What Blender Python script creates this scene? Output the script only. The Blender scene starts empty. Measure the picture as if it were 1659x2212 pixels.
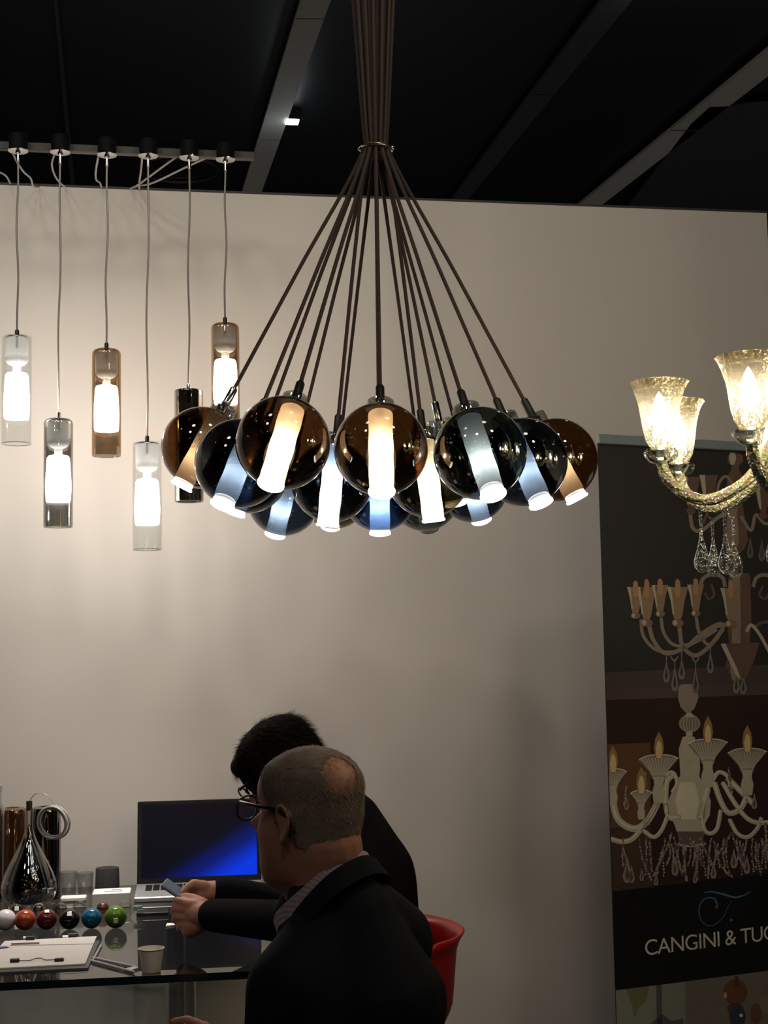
import bpy, math, random
import numpy as np
from mathutils import Vector, Matrix, noise
random.seed(7); np.random.seed(7)
V = Vector
sc = bpy.context.scene
col = sc.collection

# ------------------------------------------------------------------ camera
F_PX, W_PX, H_PX = 3100.0, 1659.0, 2212.0
EYE = V((0, 0, 1.5))
pit = math.radians(5.42); rs = 0.018; rc = math.sqrt(1 - rs * rs)
FWD = V((0, math.cos(pit), math.sin(pit)))
r0 = V((1, 0, 0)); u0 = V((0, -math.sin(pit), math.cos(pit)))
RGT = (r0 * rc - u0 * rs)
UPV = (u0 * rc + r0 * rs)
cam_d = bpy.data.cameras.new('camera'); cam = bpy.data.objects.new('camera', cam_d); col.objects.link(cam)
cam_d.sensor_fit = 'VERTICAL'; cam_d.sensor_height = 24.0; cam_d.lens = F_PX * 24.0 / H_PX
cam_d.clip_start = 0.05; cam_d.clip_end = 100
m = Matrix((RGT, UPV, -FWD)).transposed().to_4x4(); m.translation = EYE
cam.matrix_world = m
sc.camera = cam

def ray(px, py):
    return FWD * F_PX + RGT * (px - W_PX / 2) - UPV * (py - H_PX / 2)
def P(px, py, Y):
    d = ray(px, py); return EYE + d * (Y / d.y)
def onz(px, py, z):
    d = ray(px, py); return EYE + d * ((z - EYE.z) / d.z)
def onplane(px, py, o, n):
    d = ray(px, py); return EYE + d * ((o - EYE).dot(n) / d.dot(n))

# ------------------------------------------------------------------ world, lights, exposure
sc.view_settings.view_transform = 'Standard'; sc.view_settings.look = 'None'
sc.view_settings.exposure = 0.0; sc.view_settings.gamma = 1.0; sc.view_settings.use_curve_mapping = False
wd = bpy.data.worlds.new('hall'); sc.world = wd; wd.use_nodes = True
wd.node_tree.nodes['Background'].inputs[0].default_value = (0.85, 0.92, 1.0, 1)
wd.node_tree.nodes['Background'].inputs[1].default_value = 0.006
sc.cycles.transparent_max_bounces = 32
sc.cycles.max_bounces = 10
sc.cycles.sample_clamp_indirect = 4.0
sc.cycles.caustics_reflective = False; sc.cycles.caustics_refractive = False

def area(name, loc, target, sx, sy, power, color):
    d = bpy.data.lights.new(name, 'AREA'); d.shape = 'RECTANGLE'; d.size = sx; d.size_y = sy
    d.energy = power; d.color = color
    o = bpy.data.objects.new(name, d); col.objects.link(o); o.location = loc
    o.rotation_euler = (V(target) - V(loc)).to_track_quat('-Z', 'Y').to_euler()
    return o
WALL_FILL_SPOTS = [(-2.7, 2.5, 4.05, 26), (-1.9, 0.9, 4.05, 44), (-1.1, 2.1, 4.05, 28), (-0.3, 0.5, 4.05, 44), (0.5, 2.4, 4.05, 26), (1.4, 1.3, 4.05, 30)]     # x, y, z, power of spotlights added out of view to light the wall
for bx_, by_, bz_, bp_ in WALL_FILL_SPOTS:
    d = bpy.data.lights.new('wall_fill_spot', 'SPOT'); d.energy = bp_ * 0.86; d.color = (1.0, 0.91, 0.78); d.spot_size = math.radians(105); d.spot_blend = 1.0; d.shadow_soft_size = 0.16
    o = bpy.data.objects.new('wall_fill_spot', d); col.objects.link(o); o.location = (bx_, by_, bz_)
    o.rotation_euler = (V((bx_ * .9, 5.0, 2.45)) - V(o.location)).to_track_quat('-Z', 'Y').to_euler()
area('ceiling_fill', (-1.2, 9.0, 0.6), (-0.6, 8.0, 4.4), 5.0, 3.0, 12, (1.0, 0.97, 0.92))  # added fill lights behind the wall, brighten the ceiling strips
area('ceiling_fill', (3.6, 8.0, 0.6), (3.2, 7.6, 4.4), 4.0, 3.0, 9, (1.0, 0.97, 0.92))

# ------------------------------------------------------------------ helpers
def lin(c):
    return tuple(((x / 255.0) / 12.92 if x / 255.0 <= 0.04045 else ((x / 255.0 + 0.055) / 1.055) ** 2.4) for x in c)
_m = {}
def mat(name, color, rough=0.5, metal=0.0, noise_scale=0, noise_amt=0.0, bump=0.0, bump_scale=100, spec=0.5, sheen=0.0, coat=0.0):
    if name in _m: return _m[name]
    m = bpy.data.materials.new(name); m.use_nodes = True; nt = m.node_tree; b = nt.nodes['Principled BSDF']
    b.inputs['Base Color'].default_value = (*color[:3], 1); b.inputs['Roughness'].default_value = rough
    b.inputs['Metallic'].default_value = metal; b.inputs['Specular IOR Level'].default_value = spec
    b.inputs['Coat Weight'].default_value = coat; b.inputs['Sheen Weight'].default_value = sheen
    tc = nt.nodes.new('ShaderNodeTexCoord')
    ns = nt.nodes.new('ShaderNodeTexNoise'); ns.inputs['Scale'].default_value = noise_scale or 20
    ns.inputs['Detail'].default_value = 4
    nt.links.new(tc.outputs['Object'], ns.inputs['Vector'])
    amt = noise_amt or 0.06
    mx = nt.nodes.new('ShaderNodeMix'); mx.data_type = 'RGBA'
    mx.inputs[6].default_value = (*[c * (1 - amt) for c in color[:3]], 1)
    mx.inputs[7].default_value = (*[min(1, c * (1 + amt)) for c in color[:3]], 1)
    nt.links.new(ns.outputs['Fac'], mx.inputs[0]); nt.links.new(mx.outputs[2], b.inputs['Base Color'])
    if bump:
        n2 = nt.nodes.new('ShaderNodeTexNoise'); n2.inputs['Scale'].default_value = bump_scale; n2.inputs['Detail'].default_value = 3
        nt.links.new(tc.outputs['Object'], n2.inputs['Vector'])
        bp = nt.nodes.new('ShaderNodeBump'); bp.inputs['Strength'].default_value = bump; bp.inputs['Distance'].default_value = 0.01
        nt.links.new(n2.outputs['Fac'], bp.inputs['Height']); nt.links.new(bp.outputs['Normal'], b.inputs['Normal'])
    _m[name] = m; return m
def shell(name, tint, base=0.1, rough=0.02, power=4.0, rcol=(1, 1, 1), bump=0.0, bscale=30):
    """thin blown glass: tinted see-through wall with a mirror-like surface that strengthens at grazing angles"""
    if name in _m: return _m[name]
    m = bpy.data.materials.new(name); m.use_nodes = True; nt = m.node_tree; nt.nodes.clear()
    out = nt.nodes.new('ShaderNodeOutputMaterial'); mix = nt.nodes.new('ShaderNodeMixShader')
    tr = nt.nodes.new('ShaderNodeBsdfTransparent'); gl = nt.nodes.new('ShaderNodeBsdfGlossy')
    tr.inputs[0].default_value = (*tint, 1); gl.inputs['Color'].default_value = (*rcol, 1); gl.inputs['Roughness'].default_value = rough
    lw = nt.nodes.new('ShaderNodeLayerWeight'); lw.inputs[0].default_value = 0.5
    pw = nt.nodes.new('ShaderNodeMath'); pw.operation = 'POWER'; pw.inputs[1].default_value = power
    ml = nt.nodes.new('ShaderNodeMath'); ml.operation = 'MULTIPLY_ADD'; ml.inputs[1].default_value = 0.85 - base; ml.inputs[2].default_value = base
    nt.links.new(lw.outputs['Facing'], pw.inputs[0]); nt.links.new(pw.outputs[0], ml.inputs[0])
    nt.links.new(ml.outputs[0], mix.inputs[0]); nt.links.new(tr.outputs[0], mix.inputs[1]); nt.links.new(gl.outputs[0], mix.inputs[2])
    if bump:
        tc = nt.nodes.new('ShaderNodeTexCoord'); n2 = nt.nodes.new('ShaderNodeTexNoise'); n2.inputs['Scale'].default_value = bscale
        nt.links.new(tc.outputs['Object'], n2.inputs['Vector'])
        bp = nt.nodes.new('ShaderNodeBump'); bp.inputs['Strength'].default_value = bump; bp.inputs['Distance'].default_value = 0.01
        nt.links.new(n2.outputs['Fac'], bp.inputs['Height']); nt.links.new(bp.outputs['Normal'], gl.inputs['Normal'])
    nt.links.new(mix.outputs[0], out.inputs[0]); _m[name] = m; return m
def frosted(name, color, see=0.35):
    if name in _m: return _m[name]
    m = bpy.data.materials.new(name); m.use_nodes = True; nt = m.node_tree; nt.nodes.clear()
    out = nt.nodes.new('ShaderNodeOutputMaterial'); mix = nt.nodes.new('ShaderNodeMixShader'); mix.inputs[0].default_value = see
    m2 = nt.nodes.new('ShaderNodeMixShader'); m2.inputs[0].default_value = 0.35
    tl = nt.nodes.new('ShaderNodeBsdfTranslucent'); tl.inputs[0].default_value = (*color, 1)
    df = nt.nodes.new('ShaderNodeBsdfDiffuse'); df.inputs[0].default_value = (*color, 1)
    tr = nt.nodes.new('ShaderNodeBsdfTransparent')
    nt.links.new(tl.outputs[0], m2.inputs[1]); nt.links.new(df.outputs[0], m2.inputs[2])
    nt.links.new(m2.outputs[0], mix.inputs[1]); nt.links.new(tr.outputs[0], mix.inputs[2]); nt.links.new(mix.outputs[0], out.inputs[0])
    _m[name] = m; return m
def emis(name, color, s):
    if name in _m: return _m[name]
    m = bpy.data.materials.new(name); m.use_nodes = True; b = m.node_tree.nodes['Principled BSDF']
    b.inputs['Base Color'].default_value = (*color, 1); b.inputs['Emission Color'].default_value = (*color, 1)
    b.inputs['Emission Strength'].default_value = s; _m[name] = m; return m

class MB:
    def __init__(s): s.v = []; s.f = []; s.mi = []; s.cur = 0
    def add(s, vs, fs):
        k = len(s.v); s.v += [tuple(v) for v in vs]; s.f += [tuple(i + k for i in f) for f in fs]; s.mi += [s.cur] * len(fs); return s
    def box(s, c, half, ax=None):
        c = V(c); ax = ax or (V((1, 0, 0)), V((0, 1, 0)), V((0, 0, 1)))
        vs = [c + ax[0] * (half[0] * i) + ax[1] * (half[1] * j) + ax[2] * (half[2] * k) for i in (-1, 1) for j in (-1, 1) for k in (-1, 1)]
        return s.add(vs, [(0, 1, 3, 2), (4, 6, 7, 5), (0, 4, 5, 1), (2, 3, 7, 6), (0, 2, 6, 4), (1, 5, 7, 3)])
    def bbox(s, c, half, ax=None, b=0.003):
        """box with bevelled edges"""
        c = V(c); ax = ax or (V((1, 0, 0)), V((0, 1, 0)), V((0, 0, 1))); h = half; b = min(b, *[x * .9 for x in h])
        vs = []; idx = {}
        for i in (-1, 1):
            for j in (-1, 1):
                for k in (-1, 1):
                    for a in range(3):
                        q = [i * (h[0] - b), j * (h[1] - b), k * (h[2] - b)]; q[a] += (i, j, k)[a] * b
                        idx[(i, j, k, a)] = len(vs); vs.append(c + ax[0] * q[0] + ax[1] * q[1] + ax[2] * q[2])
        fs = []
        for a in range(3):
            o = [x for x in range(3) if x != a]
            for sgn in (-1, 1):
                f = []
                for p, q in ((-1, -1), (1, -1), (1, 1), (-1, 1)):
                    t = [0, 0, 0]; t[a] = sgn; t[o[0]] = p; t[o[1]] = q; f.append(idx[(*t, a)])
                fs.append(f)
            # edges running along axis a
            for p in (-1, 1):
                for q in (-1, 1):
                    t1 = [0, 0, 0]; t1[o[0]] = p; t1[o[1]] = q; t1[a] = -1; t2 = list(t1); t2[a] = 1
                    fs.append([idx[(*t1, o[0])], idx[(*t1, o[1])], idx[(*t2, o[1])], idx[(*t2, o[0])]])
        for i in (-1, 1):
            for j in (-1, 1):
                for k in (-1, 1): fs.append([idx[(i, j, k, 0)], idx[(i, j, k, 1)], idx[(i, j, k, 2)]])
        return s.add(vs, fs)
    def tube(s, pts, r, n=10, cap=True, flat=None):
        pts = [V(p) for p in pts]; m = len(pts); rr = r if isinstance(r, (list, tuple)) else [r] * m
        up = None; vs = []
        for i, p in enumerate(pts):
            t = (pts[min(i + 1, m - 1)] - pts[max(i - 1, 0)]).normalized()
            if up is None: up = t.orthogonal().normalized() if flat is None else V(flat)
            up = (up - t * up.dot(t)).normalized(); sd = t.cross(up)
            for k in range(n):
                a = 2 * math.pi * k / n; vs.append(p + (up * math.cos(a) + sd * math.sin(a)) * rr[i])
        fs = [(i * n + k, i * n + (k + 1) % n, (i + 1) * n + (k + 1) % n, (i + 1) * n + k) for i in range(m - 1) for k in range(n)]
        if cap: fs += [tuple(range(n))[::-1], tuple((m - 1) * n + k for k in range(n))]
        return s.add(vs, fs)
    def lathe(s, prof, o=(0, 0, 0), axis=(0, 0, 1), n=32, fn=None):
        """prof: (radius, height) pairs; fn(angle, height) multiplies the radius"""
        o = V(o); z = V(axis).normalized(); x = z.orthogonal().normalized(); y = z.cross(x); vs = []
        for (r, h) in prof:
            for k in range(n):
                a = 2 * math.pi * k / n; q = r * (fn(a, h) if fn else 1); vs.append(o + z * h + (x * math.cos(a) + y * math.sin(a)) * q)
        m = len(prof)
        fs = [(i * n + k, i * n + (k + 1) % n, (i + 1) * n + (k + 1) % n, (i + 1) * n + k) for i in range(m - 1) for k in range(n)]
        if prof[0][0] > 1e-6 and prof[0][0] < 0: pass
        return s.add(vs, fs)
    def ell(s, c, r, ax=None, nu=20, nv=12):
        c = V(c); ax = ax or (V((1, 0, 0)), V((0, 1, 0)), V((0, 0, 1))); r = r if isinstance(r, (list, tuple)) else (r, r, r)
        vs = [c + ax[2] * r[2]]
        for i in range(1, nv):
            t = math.pi * i / nv
            for k in range(nu):
                a = 2 * math.pi * k / nu
                vs.append(c + ax[0] * (r[0] * math.sin(t) * math.cos(a)) + ax[1] * (r[1] * math.sin(t) * math.sin(a)) + ax[2] * (r[2] * math.cos(t)))
        vs.append(c - ax[2] * r[2]); L = len(vs) - 1
        fs = [(0, 1 + k, 1 + (k + 1) % nu) for k in range(nu)]
        for i in range(nv - 2):
            for k in range(nu):
                a = 1 + i * nu; fs.append((a + k, a + nu + k, a + nu + (k + 1) % nu, a + (k + 1) % nu))
        a = 1 + (nv - 2) * nu; fs += [(a + k, L, a + (k + 1) % nu) for k in range(nu)]
        return s.add(vs, fs)
    def cap(s, a, b, ra, rb, n=14):
        """tapered capsule"""
        a = V(a); b = V(b); d = b - a; L = d.length; t = d.normalized() if L > 1e-6 else V((0, 0, 1))
        pts = []; rr = []
        for k in range(6):
            q = math.pi / 2 * (1 - k / 5.0); pts.append(a - t * (ra * math.sin(q))); rr.append(max(ra * math.cos(q), 1e-4))
        for k in range(6):
            q = math.pi / 2 * k / 5.0; pts.append(b + t * (rb * math.sin(q))); rr.append(max(rb * math.cos(q), 1e-4))
        up = t.orthogonal().normalized(); sd = t.cross(up); vs = []
        for p, r in zip(pts, rr):
            for k in range(n):
                an = 2 * math.pi * k / n; vs.append(p + (up * math.cos(an) + sd * math.sin(an)) * r)
        m = len(pts)
        fs = [(i * n + k, i * n + (k + 1) % n, (i + 1) * n + (k + 1) % n, (i + 1) * n + k) for i in range(m - 1) for k in range(n)]
        fs += [tuple(range(n))[::-1], tuple((m - 1) * n + k for k in range(n))]
        return s.add(vs, fs)
    def torus(s, c, R, r, axis=(0, 0, 1), n=32, k=8, sx=1.0):
        c = V(c); z = V(axis).normalized(); x = z.orthogonal().normalized(); y = z.cross(x)
        vs = []
        for i in range(n):
            a = 2 * math.pi * i / n; d = x * math.cos(a) * sx + y * math.sin(a)
            for j in range(k):
                b = 2 * math.pi * j / k; vs.append(c + d * (R + r * math.cos(b)) + z * (r * math.sin(b)))
        fs = [(i * k + j, ((i + 1) % n) * k + j, ((i + 1) % n) * k + (j + 1) % k, i * k + (j + 1) % k) for i in range(n) for j in range(k)]
        return s.add(vs, fs)
    def build(s, name, mats, parent=None, smooth=True, off=None, angle=40):
        me = bpy.data.meshes.new(name); me.from_pydata(s.v, [], s.f)
        mats = mats if isinstance(mats, (list, tuple)) else [mats]
        for q in mats: me.materials.append(q)
        me.polygons.foreach_set('material_index', s.mi)
        if smooth:
            me.polygons.foreach_set('use_smooth', [True] * len(me.polygons))
            me.set_sharp_from_angle(angle=math.radians(angle))
        me.update()
        o = bpy.data.objects.new(name, me); col.objects.link(o)
        if parent is not None:
            o.parent = parent
            if parent.type == 'EMPTY' and off is None: o.matrix_parent_inverse = Matrix.Translation(parent.location).inverted()
        return o
def thing(name, loc, label, cat, group=None):
    o = bpy.data.objects.new(name, None); col.objects.link(o); o.location = loc; o.empty_display_size = 0.05
    o['label'] = label; o['category'] = cat
    if group: o['group'] = group
    return o
def tag(o, label, cat, group=None):
    o['label'] = label; o['category'] = cat
    if group: o['group'] = group
    return o
def struct(o): o['kind'] = 'structure'; return o
def lamp(name, loc, power, color, parent, radius=0.012):
    d = bpy.data.lights.new(name, 'POINT'); d.energy = power; d.color = color; d.shadow_soft_size = radius
    o = bpy.data.objects.new(name, d); col.objects.link(o); o.location = loc
    o.parent = parent
    q = parent
    if parent.type == 'EMPTY': o.matrix_parent_inverse = Matrix.Translation(parent.location).inverted()
    return o
def bez(pts, n=8):
    """Catmull-Rom through the points"""
    pts = [V(p) for p in pts]; q = [pts[0] * 2 - pts[1]] + pts + [pts[-1] * 2 - pts[-2]]; out = []
    for i in range(1, len(q) - 2):
        for k in range(n):
            t = k / n; a, b, c, d = q[i - 1], q[i], q[i + 1], q[i + 2]
            out.append(0.5 * ((2 * b) + (c - a) * t + (2 * a - 5 * b + 4 * c - d) * t * t + (3 * b - a - 3 * c + d) * t ** 3))
    out.append(pts[-1]); return out
X, Y_, Z = V((1, 0, 0)), V((0, 1, 0)), V((0, 0, 1))

# ------------------------------------------------------------------ materials
M_wall = mat('wall_paint', (0.74, 0.69, 0.635), 0.75, noise_scale=2.5, noise_amt=0.03, bump=0.03, bump_scale=60)
M_wall_edge = mat('wall_edge', (0.05, 0.045, 0.04), 0.7)
M_floor = mat('carpet', (0.10, 0.10, 0.10), 0.95, noise_scale=60, noise_amt=0.3, bump=0.3, bump_scale=300)
M_ceil = mat('black_ceiling', (0.006, 0.0075, 0.009), 0.42, noise_scale=1.5, noise_amt=0.3)
M_strip = mat('grey_strip', (0.36, 0.34, 0.30), 0.7, noise_scale=8, noise_amt=0.08)
M_stripd = mat('dim_strip', (0.05, 0.052, 0.055), 0.35, noise_scale=30, noise_amt=0.5)
M_black = mat('black_plastic', (0.012, 0.012, 0.012), 0.4)
M_chrome = mat('chrome', (0.75, 0.75, 0.76), 0.12, 1.0, noise_amt=0.02)
M_steel = mat('twisted_steel', (0.40, 0.38, 0.35), 0.4, 0.6, noise_scale=400, noise_amt=0.5)
M_cord = mat('brown_cord', (0.042, 0.025, 0.019), 0.8, noise_scale=500, noise_amt=0.5)
M_white = mat('white_paper', (0.78, 0.74, 0.70), 0.7)
M_navy = mat('navy_wool', (0.012, 0.014, 0.020), 0.9, noise_scale=250, noise_amt=0.4, bump=0.15, bump_scale=18, spec=0.15)
M_blackwool = mat('black_knit', (0.006, 0.006, 0.007), 0.95, noise_scale=300, noise_amt=0.4, bump=0.15, bump_scale=25, spec=0.1)
M_skin = mat('skin', (0.55, 0.26, 0.18), 0.5, noise_scale=25, noise_amt=0.16, bump=0.06, bump_scale=180, spec=0.35)
M_hairg = mat('grey_hair', (0.27, 0.20, 0.165), 0.75, noise_scale=35, noise_amt=0.45, spec=0.2)
M_haird = mat('dark_hair', (0.008, 0.006, 0.0045), 0.85, noise_scale=60, noise_amt=0.5, spec=0.08)
M_red = mat('red_plastic', (0.52, 0.012, 0.010), 0.35)
M_mirA = shell('amber_mirror_glass', (0.31, 0.20, 0.11), 0.11)
M_mirB = shell('blue_mirror_glass', (0.155, 0.195, 0.25), 0.10)
M_mirS = shell('smoke_mirror_glass', (0.22, 0.245, 0.23), 0.12)
M_mirK = shell('bronze_mirror_glass', (0.29, 0.235, 0.15), 0.11)
M_mirD = shell('deep_blue_mirror_glass', (0.16, 0.26, 0.50), 0.09)
M_clear = shell('clear_glass', (0.93, 0.95, 0.94), 0.07, 0.02, 3.0)
M_clear2 = shell('thick_clear_glass', (0.80, 0.83, 0.82), 0.25, 0.04, 2.0)
M_frost = frosted('frosted_glass', (0.82, 0.82, 0.82), 0.25)
M_frost2 = frosted('sandblasted_glass', (0.86, 0.88, 0.90), 0.55)
M_lens = emis('led_lens', (1.0, 0.97, 0.92), 5.0)
M_lensoff = mat('unlit_lens', (0.55, 0.52, 0.45), 0.4)
M_bulb = emis('warm_bulb', (1.0, 0.88, 0.68), 70.0)
def _thin(m, k):
    nt = m.node_tree; out = next(n for n in nt.nodes if n.type == 'OUTPUT_MATERIAL'); b = nt.nodes['Principled BSDF']
    mx = nt.nodes.new('ShaderNodeMixShader'); tr = nt.nodes.new('ShaderNodeBsdfTransparent'); mx.inputs[0].default_value = k
    nt.links.new(b.outputs[0], mx.inputs[1]); nt.links.new(tr.outputs[0], mx.inputs[2]); nt.links.new(mx.outputs[0], out.inputs[0])
_thin(M_bulb, 0.5)

# ------------------------------------------------------------------ the hall and the booth wall
wa = math.radians(10.0)
E1 = V((math.cos(wa), math.sin(wa), 0)); E2 = V((-math.sin(wa), math.cos(wa), 0)); EZ = V((0, 0, 1))
WO = V((0, 5.0, 0))
wtop = P(830, 429, 5.0).z
wr = onplane(1656, 457, WO, E2); ur = (wr - WO).dot(E1)
uL = -4.0
struct(MB().box(WO + E1 * ((ur + uL) / 2) + E2 * 0.04 + Z * (wtop / 2), ((ur - uL) / 2, 0.04, wtop / 2), (E1, E2, EZ)).build('wall_back', M_wall, smooth=False))
struct(MB().box(WO + E1 * ((ur + uL) / 2) + E2 * 0.04 + Z * (wtop + 0.004), ((ur - uL) / 2, 0.042, 0.004), (E1, E2, EZ)).build('trim_1', M_wall_edge, smooth=False))
struct(MB().box((0, 6, -0.02), (14, 16, 0.02)).build('floor', M_floor, smooth=False))
CZ = 4.4
struct(MB().box((0, 6, CZ + 0.08), (14, 16, 0.02)).build('ceiling', M_ceil, smooth=False))
struct(MB().box((0, 21.9, 2.2), (14, 0.05, 2.2)).build('wall_far', M_black, smooth=False))
struct(MB().box((0, -9.9, 2.2), (14, 0.05, 2.2)).build('wall_behind', M_black, smooth=False))
struct(MB().box((-13.9, 6, 2.2), (0.05, 16, 2.2)).build('wall_left', M_black, smooth=False))
struct(MB().box((13.9, 6, 2.2), (0.05, 16, 2.2)).build('wall_right', M_black, smooth=False))

def strip(n, xa0, xb0, ya, xa1, xb1, yb, cuts, mt, z=CZ, th=0.02):
    """ceiling strip whose two long edges pass through the given points, cut at the joints seen in the photo"""
    def at(y):
        t = (y - ya) / (yb - ya); return xa0 + (xa1 - xa0) * t, xb0 + (xb1 - xb0) * t
    ys = [-260] + cuts + [560]; mb = MB()
    for i in range(len(ys) - 1):
        y0, y1 = ys[i] + (1.3 if i else 0), ys[i + 1] - (1.3 if i < len(ys) - 2 else 0)
        a0, b0 = at(y0); a1, b1 = at(y1)
        q = [onz(a0, y0, z), onz(b0, y0, z), onz(b1, y1, z), onz(a1, y1, z)]
        mb.add(q + [p + Z * th for p in q], [(0, 1, 2, 3), (7, 6, 5, 4), (0, 4, 5, 1), (1, 5, 6, 2), (2, 6, 7, 3), (3, 7, 4, 0)])
    return struct(mb.build('trim_%d' % n, mt, smooth=False))
strip(2, 650, 715, 0, 522, 564, 418, [41, 303], M_strip)
strip(3, 1300, 1366, 0, 975, 1012, 430, [205], M_stripd)
strip(4, 1659 - 8, 1659 + 64, 115, 1255, 1304, 440, [282], M_strip)
strip(5, 116, 124, 0, 139, 148, 252, [], M_stripd)
struct(MB().add([onz(x, y, CZ) + Z * dz for dz in (0, .02) for x, y in ((1520, 232), (1900, 215), (1900, 470), (1300, 520))],
    [(0, 1, 2, 3), (7, 6, 5, 4), (0, 4, 5, 1), (1, 5, 6, 2), (2, 6, 7, 3), (3, 7, 4, 0)]).build('trim_6', mat('dark_panel', (0.035, 0.038, 0.04), 0.5), smooth=False))

def downlight(px, py, s, label, power, group=None):
    c = onz(px, py, CZ); t = thing('ceiling_spotlight', c, label, 'spotlight', group)
    MB().bbox(c + Z * 0.03, (s * 1.15, s * 1.15, 0.03), (E1, E2, EZ)).build('housing', M_black, t, smooth=False)
    MB().bbox(c - Z * 0.004, (s, s, 0.004), (E1, E2, EZ), .001).build('lens', emis('cool_lens', (0.9, 0.97, 1.0), 9.0), t, smooth=False)
    d = bpy.data.lights.new('spot', 'POINT'); d.energy = power; d.color = (0.8, 0.92, 1); d.shadow_soft_size = 0.03
    o = bpy.data.objects.new('spot', d); col.objects.link(o); o.location = c - Z * 0.16
downlight(631, 262, 0.036, 'small bright white square spotlight on the black ceiling beside the grey strip', 0.5)
c = onz(1470, -30, CZ); t = thing('ceiling_spotlight', c, 'white square ceiling spotlight at the top right, just out of view', 'spotlight')
downlight(1470, -34, 0.04, 'x', 0.9)
bpy.data.objects.remove(t)
for o in col.objects:
    if o.get('label') == 'x': o['label'] = 'square spotlight on the dark ceiling above the top right corner'
c = onz(388, 362, CZ); rg = MB().torus(c - Z * 0.01, 0.23, 0.012, n=48).torus(c - Z * 0.005, 0.17, 0.006, n=48).build('ceiling_reflection', mat('reflection_ring', (0.02, 0.022, 0.025), 0.4))  # round reflection on the ceiling, shaped as two dark rings
tag(rg, 'faint round reflection on the black ceiling, modelled as a dark ring, behind the row of pendant mounts', 'ceiling reflection')

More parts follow.
